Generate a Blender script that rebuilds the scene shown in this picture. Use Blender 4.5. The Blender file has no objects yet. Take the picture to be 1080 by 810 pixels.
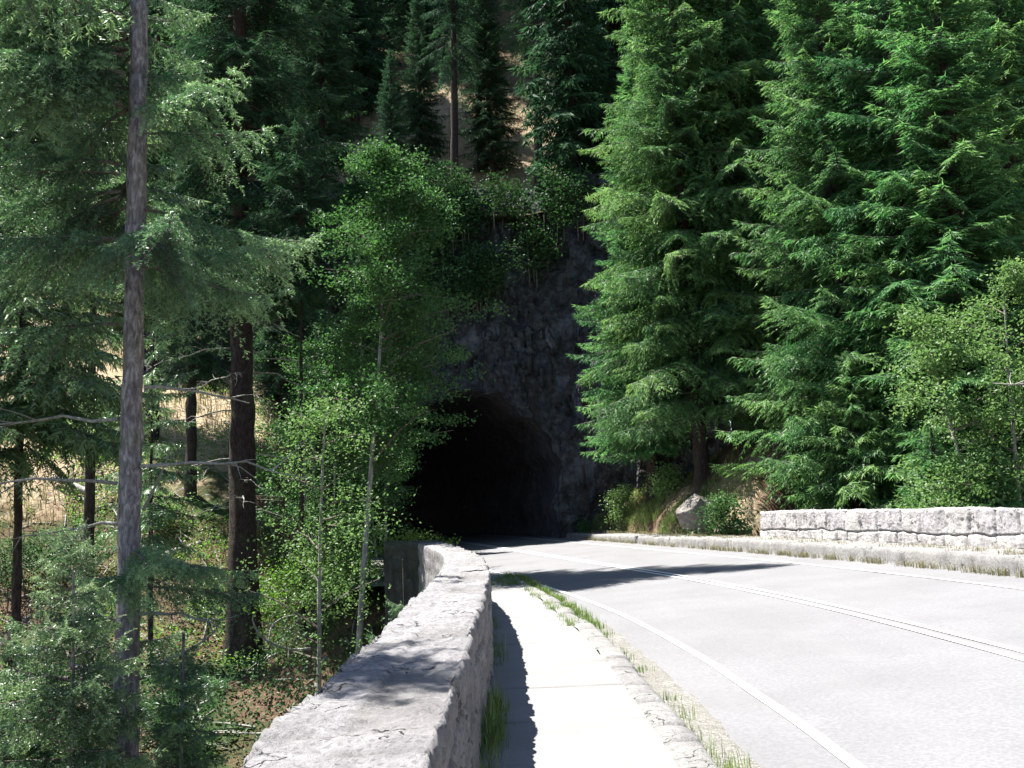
import bpy, math, random
import numpy as np
from mathutils import Matrix, Vector
random.seed(7)
RNG = np.random.default_rng(11)
C = bpy.context.scene.collection
SC = bpy.context.scene
PI = math.pi

# ------------------------------------------------------------------ camera survey
FPX, HC = 1100.0, 1.6
PITCH, ROLL = math.atan((538 - 405) / FPX), math.radians(2.0)
_F = np.array([0, math.cos(PITCH), math.sin(PITCH)])
_U0 = np.array([0, -math.sin(PITCH), math.cos(PITCH)])
_R0 = np.array([1.0, 0, 0])
_R = math.cos(ROLL) * _R0 - math.sin(ROLL) * _U0
_U = math.sin(ROLL) * _R0 + math.cos(ROLL) * _U0


def at(px, py, Y):
    """world point that the survey of the photograph puts at distance Y"""
    d = _F * FPX + _R * (px - 540) - _U * (py - 405)
    return d * (Y / d[1]) + np.array([0, 0, HC])


# ------------------------------------------------------------------ noise
def _hash(ix, iy, iz, s):
    h = (ix * 374761393 + iy * 668265263 + iz * 1440662683 + s * 1274126177) & 0xFFFFFFFF
    h = ((h ^ (h >> 13)) * 1274126177) & 0xFFFFFFFF
    h = h ^ (h >> 16)
    return (h & 0xFFFFFF) / float(0xFFFFFF)


def vnoise(P, s=0):
    P = np.asarray(P, float)
    i = np.floor(P).astype(np.int64)
    f = P - i
    f = f * f * (3 - 2 * f)
    out = 0
    for dx in (0, 1):
        wx = f[:, 0] if dx else 1 - f[:, 0]
        for dy in (0, 1):
            wy = f[:, 1] if dy else 1 - f[:, 1]
            for dz in (0, 1):
                wz = f[:, 2] if dz else 1 - f[:, 2]
                out = out + wx * wy * wz * _hash(i[:, 0] + dx, i[:, 1] + dy, i[:, 2] + dz, s)
    return out * 2 - 1


def fbm(P, sc=1.0, o=4, s=0, g=0.5):
    P = np.asarray(P, float) * sc
    a, t, n = 1.0, 0, 0
    for k in range(o):
        t = t + a * vnoise(P, s + k)
        n += a
        P = P * 2.03 + 17.3
        a *= g
    return t / n


def sstep(a, b, x):
    t = np.clip((np.asarray(x, float) - a) / (b - a), 0, 1)
    return t * t * (3 - 2 * t)


# ------------------------------------------------------------------ objects
def raw_mesh(name, V, faces, mats, midx=None, attrs=None, smooth=True):
    """faces: list of int arrays (n,k)"""
    me = bpy.data.meshes.new(name)
    V = np.asarray(V, np.float32)
    me.vertices.add(len(V))
    me.vertices.foreach_set('co', V.ravel())
    faces = [np.asarray(f, np.int32) for f in faces if len(f)]
    nl = sum(f.size for f in faces)
    nf = sum(len(f) for f in faces)
    me.loops.add(nl)
    me.loops.foreach_set('vertex_index', np.concatenate([f.ravel() for f in faces]))
    me.polygons.add(nf)
    tot = np.concatenate([np.full(len(f), f.shape[1], np.int32) for f in faces])
    st = np.concatenate([[0], np.cumsum(tot)[:-1]]).astype(np.int32)
    me.polygons.foreach_set('loop_start', st)
    me.polygons.foreach_set('loop_total', tot)
    for m in (mats if isinstance(mats, (list, tuple)) else [mats]):
        me.materials.append(m)
    if midx is not None:
        me.polygons.foreach_set('material_index', np.asarray(midx, np.int32))
    me.update(calc_edges=True)
    me.polygons.foreach_set('use_smooth', np.full(nf, bool(smooth)))
    for k, v in (attrs or {}).items():
        a = me.attributes.new(k, 'FLOAT', 'POINT')
        a.data.foreach_set('value', np.asarray(v, np.float32))
    return me


def link(name, me, parent=None, loc=(0, 0, 0), rz=0, sc=1.0):
    o = bpy.data.objects.new(name, me)
    C.objects.link(o)
    o.location = loc
    o.rotation_euler = (0, 0, rz)
    o.scale = (sc, sc, sc) if not isinstance(sc, (tuple, list)) else sc
    if parent:
        o.parent = parent
    return o


def tag(o, label, cat, group=None):
    o['label'] = label
    o['category'] = cat
    if group:
        o['group'] = group
    return o


def empty(name, loc, label, cat, group=None, rz=0, sc=1.0, tilt=(0, 0)):
    o = link(name, None, None, loc, rz, sc)
    o.rotation_euler = (tilt[0], tilt[1], rz)
    o.empty_display_size = 0.3
    return tag(o, label, cat, group)


def struct(name, me, label=None):
    o = link(name, me)
    o['kind'] = 'structure'
    if label:
        o['label'] = label
    return o


def stuff(name, me, label, cat):
    o = link(name, me)
    tag(o, label, cat)
    o['kind'] = 'stuff'
    return o


def grid_faces(nu, nv, wrap_v=False):
    iu, iv = np.meshgrid(np.arange(nu - 1), np.arange(nv if wrap_v else nv - 1), indexing='ij')
    a = iu * nv + iv
    b = (iu + 1) * nv + iv
    j = (iv + 1) % nv
    c = (iu + 1) * nv + j
    d = iu * nv + j
    return np.stack([a, b, c, d], -1).reshape(-1, 4)


# ------------------------------------------------------------------ materials
class NT:
    def __init__(self, name):
        self.m = bpy.data.materials.new(name)
        self.m.use_nodes = True
        self.t = self.m.node_tree
        self.t.nodes.clear()
        self.out = self.n('ShaderNodeOutputMaterial')

    def n(self, typ, ins=None, **kw):
        nd = self.t.nodes.new(typ)
        for k, v in kw.items():
            setattr(nd, k, v)
        for k, v in (ins or {}).items():
            s = nd.inputs[k]
            if isinstance(v, bpy.types.NodeSocket):
                self.t.links.new(v, s)
            elif isinstance(v, bpy.types.Node):
                self.t.links.new(v.outputs[0], s)
            else:
                s.default_value = v
        return nd

    def link(self, a, b):
        self.t.links.new(a, b)

    def noise(self, vec, scale, detail=6, rough=0.55, dist=0.0):
        return self.n('ShaderNodeTexNoise', {'Vector': vec, 'Scale': scale, 'Detail': detail, 'Roughness': rough, 'Distortion': dist}).outputs['Fac']

    def ramp(self, fac, stops, interp='LINEAR'):
        r = self.n('ShaderNodeValToRGB', {'Fac': fac})
        r.color_ramp.interpolation = interp
        e = r.color_ramp.elements
        while len(e) < len(stops):
            e.new(0.5)
        for k, (p, c) in enumerate(stops):
            e[k].position = p
            e[k].color = (c, c, c, 1) if isinstance(c, (int, float)) else (*c, 1)
        return r.outputs['Color']

    def mix(self, fac, a, b, mode='MIX'):
        r = self.n('ShaderNodeMix', data_type='RGBA', blend_type=mode)
        for k, v in ((0, fac), (6, a), (7, b)):
            s = r.inputs[k]
            if isinstance(v, bpy.types.NodeSocket):
                self.t.links.new(v, s)
            elif isinstance(v, (tuple, list)):
                s.default_value = (*v, 1)
            else:
                s.default_value = v
        return r.outputs[2]

    def math(self, op, a, b=0.0):
        r = self.n('ShaderNodeMath', operation=op)
        for k, v in ((0, a), (1, b)):
            if isinstance(v, bpy.types.NodeSocket):
                self.t.links.new(v, r.inputs[k])
            else:
                r.inputs[k].default_value = v
        return r.outputs[0]

    def pos(self):
        return self.n('ShaderNodeNewGeometry').outputs['Position']

    def obj(self):
        return self.n('ShaderNodeTexCoord').outputs['Object']

    def attr(self, name):
        return self.n('ShaderNodeAttribute', attribute_name=name).outputs['Fac']

    def bump(self, h, strength=0.5, dist=0.02):
        return self.n('ShaderNodeBump', {'Height': h, 'Strength': strength, 'Distance': dist}).outputs['Normal']

    def scalevec(self, vec, s):
        return self.n('ShaderNodeMapping', {'Vector': vec, 'Scale': s}).outputs['Vector']

    def principled(self, col, rough=0.9, normal=None, spec=0.3):
        p = self.n('ShaderNodeBsdfPrincipled', {'Roughness': rough, 'Specular IOR Level': spec})
        if isinstance(col, bpy.types.NodeSocket):
            self.t.links.new(col, p.inputs['Base Color'])
        else:
            p.inputs['Base Color'].default_value = (*col, 1)
        if normal is not None:
            self.t.links.new(normal, p.inputs['Normal'])
        self.t.links.new(p.outputs[0], self.out.inputs['Surface'])
        return p


def foliage_mat(name, dark, mid, light, transl=0.35, rough=0.55, gloss=0.25, hue_var=0.06):
    t = NT(name)
    tint = t.attr('tint')
    oi = t.n('ShaderNodeObjectInfo').outputs['Random']
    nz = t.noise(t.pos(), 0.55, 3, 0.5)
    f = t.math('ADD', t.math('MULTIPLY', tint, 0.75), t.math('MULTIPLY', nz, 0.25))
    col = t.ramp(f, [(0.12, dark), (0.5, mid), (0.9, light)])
    hsv = t.n('ShaderNodeHueSaturation', {'Color': col,
              'Hue': t.math('ADD', 0.5 - hue_var * 0.2, t.math('MULTIPLY', oi, hue_var * 0.4)),
              'Value': t.math('ADD', 1 - hue_var * 1.5, t.math('MULTIPLY', oi, hue_var * 3.0))})
    d = t.n('ShaderNodeBsdfDiffuse', {'Color': hsv.outputs[0], 'Roughness': 0.3})
    tc = t.mix(0.5, hsv.outputs[0], (0.75, 0.9, 0.25), 'MULTIPLY')
    tc = t.n('ShaderNodeHueSaturation', {'Color': hsv.outputs[0], 'Saturation': 1.1, 'Value': 1.25}).outputs[0]
    tr = t.n('ShaderNodeBsdfTranslucent', {'Color': tc})
    s = t.n('ShaderNodeMixShader', {0: transl, 1: d.outputs[0], 2: tr.outputs[0]})
    g = t.n('ShaderNodeBsdfGlossy', {'Color': (1, 1, 1, 1), 'Roughness': rough})
    s2 = t.n('ShaderNodeMixShader', {0: gloss, 1: s.outputs[0], 2: g.outputs[0]})
    t.link(s2.outputs[0], t.out.inputs['Surface'])
    return t.m


def bark_mat(name, c0, c1, c2, moss=(0.13, 0.14, 0.08), mossamt=0.5, sc=1.0):
    t = NT(name)
    p = t.obj()
    v = t.scalevec(p, (9 * sc, 9 * sc, 3.2 * sc))
    n1 = t.noise(v, 2.0, 8, 0.65, 0.6)
    n2 = t.noise(p, 1.3, 4)
    ring = t.noise(t.scalevec(p, (1.5, 1.5, 14 * sc)), 1.5, 4, 0.6)
    col = t.ramp(n1, [(0.3, c0), (0.5, c1), (0.68, c2)])
    col = t.mix(t.ramp(n2, [(0.52, 0.0), (0.7, mossamt)]), col, moss)
    h = t.math('ADD', n1, t.math('MULTIPLY', ring, 0.5))
    t.principled(col, 0.92, t.bump(h, 0.9, 0.03), 0.15)
    return t.m


M = {}
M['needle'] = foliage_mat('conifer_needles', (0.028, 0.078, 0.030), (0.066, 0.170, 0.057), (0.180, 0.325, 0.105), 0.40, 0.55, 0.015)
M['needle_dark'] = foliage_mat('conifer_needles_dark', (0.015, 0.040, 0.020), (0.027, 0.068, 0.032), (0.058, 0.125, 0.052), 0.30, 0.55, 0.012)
M['needle_near'] = foliage_mat('silver_fir_needles', (0.034, 0.080, 0.034), (0.085, 0.165, 0.064), (0.25, 0.36, 0.155), 0.36, 0.45, 0.06)
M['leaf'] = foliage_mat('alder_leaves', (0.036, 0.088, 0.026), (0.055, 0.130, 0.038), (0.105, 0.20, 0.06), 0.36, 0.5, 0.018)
M['leaf_dark'] = foliage_mat('shaded_leaves', (0.022, 0.055, 0.02), (0.035, 0.085, 0.028), (0.06, 0.13, 0.04), 0.3, 0.5, 0.012)  # leaf colour darkened to stand for shade on the cliff and in the ravine
M['leaf_pale'] = foliage_mat('pale_leaves', (0.07, 0.14, 0.045), (0.12, 0.22, 0.07), (0.20, 0.31, 0.10), 0.40, 0.5, 0.018)
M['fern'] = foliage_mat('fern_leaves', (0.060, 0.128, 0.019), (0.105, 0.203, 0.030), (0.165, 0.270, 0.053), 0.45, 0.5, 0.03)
M['grass'] = foliage_mat('green_grass_blades', (0.060, 0.120, 0.019), (0.120, 0.188, 0.038), (0.240, 0.270, 0.090), 0.40, 0.5, 0.04)
M['dry_grass'] = foliage_mat('dry_grass_blades', (0.120, 0.126, 0.048), (0.204, 0.192, 0.096), (0.300, 0.270, 0.162), 0.35, 0.6, 0.03)
M['blossom'] = foliage_mat('white_blossom', (0.6, 0.6, 0.5), (0.7, 0.7, 0.6), (0.8, 0.8, 0.72), 0.3, 0.6, 0.02)
M['bark'] = bark_mat('grey_fir_bark', (0.055, 0.047, 0.050), (0.185, 0.163, 0.167), (0.40, 0.37, 0.37))
M['bark_dark'] = bark_mat('dark_fir_bark', (0.018, 0.013, 0.012), (0.042, 0.031, 0.028), (0.085, 0.064, 0.058), mossamt=0.25)
M['bark_red'] = bark_mat('reddish_bark', (0.07, 0.04, 0.028), (0.15, 0.085, 0.06), (0.24, 0.15, 0.11), mossamt=0.2)
M['bark_pale'] = bark_mat('pale_alder_bark', (0.13, 0.125, 0.11), (0.26, 0.25, 0.225), (0.40, 0.39, 0.36), mossamt=0.5, sc=0.7)
M['dead_wood'] = bark_mat('bleached_dead_wood', (0.140, 0.126, 0.112), (0.252, 0.238, 0.217), (0.364, 0.350, 0.322), moss=(0.140, 0.154, 0.084), mossamt=0.4)
M['twig'] = bark_mat('twig_wood', (0.06, 0.05, 0.04), (0.12, 0.10, 0.085), (0.22, 0.19, 0.165), mossamt=0.5)


def rock_mat(name, a, b, c, stain, streak=0.6, lichen=(0.55, 0.55, 0.50), lich=0.35, sc=1.0, bumpd=0.08):
    t = NT(name)
    p = t.pos()
    n1 = t.noise(p, 0.55 * sc, 8, 0.62, 0.3)
    n2 = t.noise(p, 3.2 * sc, 8, 0.65)
    st = t.noise(t.scalevec(p, (1.6, 1.6, 0.16)), 1.3 * sc, 6, 0.6, 0.5)
    col = t.ramp(n2, [(0.28, a), (0.5, b), (0.74, c)])
    col = t.mix(t.ramp(st, [(0.5, 0.0), (0.62, streak)]), col, stain)
    col = t.mix(t.ramp(n1, [(0.55, 0.0), (0.72, lich)]), col, lichen)
    vo = t.n('ShaderNodeTexVoronoi', {'Vector': t.scalevec(p, (1, 1, 0.55)), 'Scale': 1.5 * sc}, feature='DISTANCE_TO_EDGE').outputs['Distance']
    crk = t.ramp(vo, [(0.0, 0.45), (0.03, 0.0)])
    col = t.mix(t.math('MULTIPLY', crk, t.ramp(n2, [(0.42, 0.0), (0.55, 1.0)])), col, (a[0] * 0.35, a[1] * 0.35, a[2] * 0.35))
    h = t.math('ADD', t.math('MULTIPLY', n2, 1.0), t.math('MULTIPLY', t.ramp(vo, [(0.0, 0.0), (0.08, 1.0)]), 0.35))
    t.principled(col, 0.88, t.bump(h, 0.8, bumpd), 0.2)
    return t.m


M['cliff'] = rock_mat('cliff_rock', (0.014, 0.015, 0.017), (0.050, 0.051, 0.056), (0.125, 0.127, 0.140), (0.045, 0.030, 0.022), 0.5, (0.23, 0.24, 0.275), 0.7, bumpd=0.2)
M['boulder'] = rock_mat('pale_boulder_rock', (0.084, 0.078, 0.071), (0.162, 0.149, 0.136), (0.259, 0.240, 0.220), (0.130, 0.104, 0.078), 0.3, sc=2.2, bumpd=0.03)
M['bore'] = rock_mat('tunnel_rock', (0.048, 0.045, 0.051), (0.096, 0.091, 0.099), (0.176, 0.168, 0.176), (0.056, 0.040, 0.029), 0.5, (0.128, 0.128, 0.144), 0.2)


def masonry_mat(name, a, b, c, warm, jnt=0.7):
    t = NT(name)
    p = t.pos()
    st = t.attr('stone')
    jt = t.attr('joint')
    n1 = t.noise(p, 2.3, 6, 0.6)
    n2 = t.noise(p, 17.0, 8, 0.7)
    n3 = t.noise(p, 75.0, 5, 0.7)
    nl = t.noise(p, 6.0, 8, 0.75, 0.4)
    col = t.ramp(n2, [(0.28, a), (0.5, b), (0.72, c)])
    col = t.mix(t.math('MULTIPLY', st, 0.55), col, warm)
    col = t.mix(t.ramp(n1, [(0.40, 0.38 if jnt > 0.5 else 0.2), (0.56, 0.0)]), col, (0.10, 0.095, 0.10))
    col = t.mix(t.ramp(nl, [(0.56, 0.0), (0.70, 0.35)]), col, (0.34, 0.34, 0.335))
    nd = t.noise(p, 9.0, 6, 0.7, 1.0)
    col = t.mix(t.ramp(nd, [(0.62, 0.0), (0.72, 0.5 if jnt > 0.5 else 0.22)]), col, (0.075, 0.075, 0.072))
    vs = t.n('ShaderNodeTexVoronoi', {'Vector': p, 'Scale': 60.0}).outputs['Color']
    col = t.mix(t.ramp(t.n('ShaderNodeSeparateColor', {'Color': vs}).outputs[0], [(0.84, 0.0), (0.88, 0.5)]), col, (0.09, 0.085, 0.085))
    col = t.mix(t.math('MULTIPLY', jt, jnt), col, (0.085, 0.08, 0.07))
    ck = t.n('ShaderNodeTexVoronoi', {'Vector': t.n('ShaderNodeVectorMath', {0: p, 1: t.n('ShaderNodeTexNoise', {'Vector': p, 'Scale': 3.0, 'Detail': 5.0}).outputs['Color']}, operation='ADD').outputs[0], 'Scale': 1.1},
             feature='DISTANCE_TO_EDGE').outputs['Distance']
    ckm = t.math('MULTIPLY', t.ramp(ck, [(0.0, 1.0), (0.012, 0.0)]), t.ramp(n1, [(0.48, 0.0), (0.55, 1.0)]))
    col = t.mix(ckm, col, (0.05, 0.045, 0.045))
    h = t.math('ADD', t.math('ADD', n2, t.math('MULTIPLY', n3, 0.45)), t.math('MULTIPLY', ckm, -0.9))
    t.principled(col, 0.9, t.bump(h, 0.95, 0.03), 0.2)
    return t.m


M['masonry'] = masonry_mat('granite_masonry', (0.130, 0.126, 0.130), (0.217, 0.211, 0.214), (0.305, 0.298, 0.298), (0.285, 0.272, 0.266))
M['kerb'] = masonry_mat('kerb_granite', (0.150, 0.147, 0.142), (0.215, 0.210, 0.203), (0.280, 0.275, 0.265), (0.260, 0.250, 0.230))
M['masonry_shaded'] = masonry_mat('shaded_masonry', (0.035, 0.038, 0.03), (0.06, 0.065, 0.05), (0.10, 0.10, 0.085), (0.05, 0.065, 0.03))  # darker greenish masonry: the end pier's shade is put into its colour
M['masonry_r'] = masonry_mat('granite_masonry_pale', (0.186, 0.177, 0.186), (0.336, 0.321, 0.327), (0.466, 0.457, 0.447), (0.466, 0.438, 0.409), 0.5)  # paler granite of the right parapet


def asphalt():
    t = NT('worn_asphalt')
    p = t.pos()
    n1 = t.noise(p, 0.5, 5, 0.6)
    n2 = t.noise(p, 28.0, 6, 0.75)
    n3 = t.noise(t.scalevec(p, (1.0, 0.12, 1.0)), 1.2, 4, 0.6)
    col = t.ramp(n2, [(0.3, (0.108, 0.107, 0.111)), (0.5, (0.147, 0.146, 0.150)), (0.72, (0.198, 0.196, 0.200))])
    col = t.mix(t.ramp(n1, [(0.4, 0.4), (0.6, 0.0)]), col, (0.11, 0.108, 0.11))
    col = t.mix(t.ramp(n3, [(0.48, 0.0), (0.7, 0.3)]), col, (0.165, 0.163, 0.165))
    vo = t.n('ShaderNodeTexVoronoi', {'Vector': t.n('ShaderNodeVectorMath', {0: p, 1: t.n('ShaderNodeTexNoise', {'Vector': p, 'Scale': 1.5, 'Detail': 6.0}).outputs['Color']}, operation='ADD').outputs[0], 'Scale': 0.28},
             feature='DISTANCE_TO_EDGE').outputs['Distance']
    ck = t.math('MULTIPLY', t.ramp(vo, [(0.0, 0.30), (0.003, 0.0)]), t.ramp(n1, [(0.5, 0.0), (0.6, 1.0)]))
    col = t.mix(ck, col, (0.10, 0.098, 0.098))
    t.principled(col, 0.88, t.bump(n2, 0.5, 0.012), 0.25)
    return t.m


def paint():
    t = NT('worn_road_paint')
    p = t.pos()
    n = t.noise(p, 22.0, 8, 0.75)
    n2 = t.noise(p, 1.6, 4, 0.6)
    f = t.math('ADD', n, t.math('MULTIPLY', n2, 0.35))
    col = t.mix(t.ramp(f, [(0.62, 0.0), (0.80, 0.75)]), (0.62, 0.615, 0.60), (0.19, 0.187, 0.185))
    t.principled(col, 0.75, t.bump(n, 0.3, 0.006), 0.3)
    return t.m


def concrete():
    t = NT('pale_concrete')
    p = t.pos()
    n1 = t.noise(p, 1.1, 6, 0.65)
    n2 = t.noise(p, 34.0, 6, 0.75)
    col = t.ramp(n2, [(0.3, (0.158, 0.157, 0.155)), (0.55, (0.196, 0.194, 0.190)), (0.75, (0.226, 0.225, 0.219))])
    col = t.mix(t.ramp(n1, [(0.38, 0.45), (0.6, 0.0)]), col, (0.143, 0.139, 0.132))
    br = t.noise(t.scalevec(p, (0.7, 9.0, 1.0)), 2.0, 4, 0.6)
    col = t.mix(t.ramp(br, [(0.52, 0.0), (0.64, 0.28)]), col, (0.125, 0.123, 0.117))
    jt = t.attr('joint')
    col = t.mix(t.math('MULTIPLY', jt, 0.75), col, (0.064, 0.062, 0.057))
    t.principled(col, 0.9, t.bump(n2, 0.45, 0.01), 0.2)
    return t.m


def gravel_mat(name, a, b, c, sc=1.0):
    t = NT(name)
    p = t.pos()
    v = t.n('ShaderNodeTexVoronoi', {'Vector': p, 'Scale': 45.0 * sc})
    n1 = t.noise(p, 1.4, 6, 0.65)
    r = t.n('ShaderNodeSeparateColor', {'Color': v.outputs['Color']}).outputs[0]
    col = t.ramp(r, [(0.1, a), (0.5, b), (0.9, c)])
    col = t.mix(t.ramp(n1, [(0.45, 0.55), (0.6, 0.0)]), col, (0.14, 0.135, 0.115))
    t.principled(col, 0.95, t.bump(v.outputs['Distance'], 0.8, 0.015), 0.1)
    return t.m


def ground_mat():
    t = NT('forest_floor')
    p = t.pos()
    n1 = t.noise(p, 0.16, 6, 0.6, 0.4)
    n2 = t.noise(p, 1.3, 8, 0.7)
    n3 = t.noise(p, 9.0, 8, 0.75)
    n4 = t.noise(t.scalevec(p, (1, 1, 1)), 0.42, 6, 0.65, 0.3)
    soil = t.ramp(n3, [(0.3, (0.055, 0.036, 0.024)), (0.5, (0.13, 0.085, 0.055)), (0.7, (0.24, 0.165, 0.11))])
    dry = t.ramp(n3, [(0.3, (0.22, 0.165, 0.105)), (0.5, (0.37, 0.285, 0.185)), (0.7, (0.50, 0.41, 0.28))])
    moss = t.ramp(n2, [(0.3, (0.03, 0.05, 0.016)), (0.6, (0.06, 0.085, 0.03)), (0.8, (0.11, 0.13, 0.055))])
    dryf = t.attr('dry')
    col = t.mix(t.ramp(n4, [(0.45, 0.0), (0.58, 1.0)]), soil, moss)
    dm = t.ramp(t.math('ADD', dryf, t.math('MULTIPLY', t.math('SUBTRACT', n2, 0.5), 1.1)), [(0.42, 0.0), (0.62, 1.0)])
    col = t.mix(dm, col, dry)
    rk = t.noise(p, 2.2, 4, 0.5)
    col = t.mix(t.ramp(rk, [(0.66, 0.0), (0.69, 0.7)]), col, (0.30, 0.285, 0.27))
    t.principled(col, 0.95, t.bump(t.math('ADD', n3, n2), 1.0, 0.12), 0.1)
    return t.m


M['asphalt'] = asphalt()
M['paint'] = paint()
M['concrete'] = concrete()
M['gravel'] = gravel_mat('verge_gravel', (0.106, 0.101, 0.091), (0.173, 0.166, 0.154), (0.250, 0.240, 0.226))
M['ground'] = ground_mat()

# ------------------------------------------------------------------ road geometry
LEN = 22.0


def road_x(Y):
    Y = np.asarray(Y, float)
    u = np.clip((Y - 5) / LEN, 0, 1)
    x = 2.15 - 0.2 * LEN * (u ** 3 - u ** 4 / 2)
    x = x - 0.2 * np.maximum(Y - 27, 0) - 0.006 * np.maximum(Y - 50, 0) ** 2
    return x


def road_m(Y):
    e = 0.05
    return -(road_x(np.asarray(Y, float) + e) - road_x(np.asarray(Y, float) - e)) / (2 * e)


def road_z(d):
    return -0.13 + 0.06 * np.maximum(d, 0)


def road_pt(Y, d):
    Y, d = np.broadcast_arrays(np.asarray(Y, float), np.asarray(d, float))
    m = road_m(Y)
    q = np.sqrt(1 + m * m)
    return road_x(Y) + d / q, Y + d * m / q


def dist_d(X, Y):
    return (X - road_x(Y)) / np.sqrt(1 + road_m(Y) ** 2)


def strip(Ys, d0, d1, n, zfun):
    Ys = np.asarray(Ys, float)
    a = np.broadcast_to(np.asarray(d0, float), Ys.shape)
    b = np.broadcast_to(np.asarray(d1, float), Ys.shape)
    t = np.linspace(0, 1, n)
    D = a[:, None] * (1 - t) + b[:, None] * t
    X, Y = road_pt(np.broadcast_to(Ys[:, None], D.shape), D)
    Z = zfun(D, np.broadcast_to(Ys[:, None], D.shape))
    V = np.stack([X, Y, Z], -1).reshape(-1, 3)
    return V, grid_faces(len(Ys), n)


def flip(f):
    return f[:, ::-1]


YR = np.concatenate([np.arange(-8, 30, 0.35), np.arange(30, 82, 0.8)])
# left sidewalk outer edge (kerb) as offset d
KY = [-8, 6.6, 11.7, 16.6, 20, 23, 25.6, 27]
KD = [-1.21, -1.21, -1.19, -1.12, -0.95, -0.76, -0.52, -0.45]


def kerb_d(Y):
    return np.interp(Y, KY, KD)


V, f = strip(YR, np.where(YR < 26.2, kerb_d(YR) + 0.28, -2.2), 6.45, 40, lambda D, Y: road_z(D) + 0.01 * 0)
V[:, 2] += 0.006 * fbm(V, 0.5, 3, 5)
struct('road', raw_mesh('road', V, [flip(f)], M['asphalt']))
YM = np.arange(-8, 64, 0.3)


def line(name, d, w, y0=-8, y1=64):
    ys = np.arange(y0, y1, 0.25)
    wob = 0.012 * fbm(np.stack([ys * 0, ys, ys * 0 + d * 7], 1), 0.6, 3, 9)
    V, f = strip(ys, d - w / 2 + wob, d + w / 2 + wob, 3, lambda D, Y: road_z(D) + 0.0045)
    V[:, 2] += 0.006 * fbm(V * [1, 1, 0] + [0, 0, 0], 0.5, 3, 5) * 0 + 0.006
    return struct(name, raw_mesh(name, V, [flip(f)], M['paint']))


line('edge_line', 0.0, 0.10)
line('centre_line', 2.64, 0.10)
line('centre_line', 2.84, 0.10)
line('edge_line', 5.5, 0.10)


# ------------------------------------------------------------------ masonry helper
class Blocks:
    def __init__(self, courses, wmin, wmax, length, seed):
        r = random.Random(seed)
        self.c = np.array(courses)
        self.b = []
        self.t = []
        for k in range(len(courses) + 1):
            x, L = -r.uniform(0, wmax), []
            while x < length + wmax:
                L.append(x)
                x += r.uniform(wmin, wmax)
            self.b.append(np.array(L))
            self.t.append(np.array([r.random() for _ in range(len(L) + 1)]))

    def __call__(self, u, v, wob=0.03, s=0):
        P = np.stack([u, v, u * 0], 1)
        u2 = u + wob * fbm(P, 2.5, 3, 31 + s)
        v2 = v + wob * fbm(P, 2.0, 3, 47 + s)
        ci = np.searchsorted(self.c, v2)
        cc = np.concatenate([[-9], self.c, [9]])
        dv = np.minimum(np.abs(v2 - cc[ci]), np.abs(cc[ci + 1] - v2))
        du = np.zeros_like(u)
        st = np.zeros_like(u)
        for k in range(len(self.b)):
            m = ci == k
            if not m.any():
                continue
            j = np.clip(np.searchsorted(self.b[k], u2[m]), 1, len(self.b[k]) - 1)
            du[m] = np.minimum(np.abs(u2[m] - self.b[k][j - 1]), np.abs(self.b[k][j] - u2[m]))
            st[m] = self.t[k][j]
        return np.minimum(du, dv), st


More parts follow.
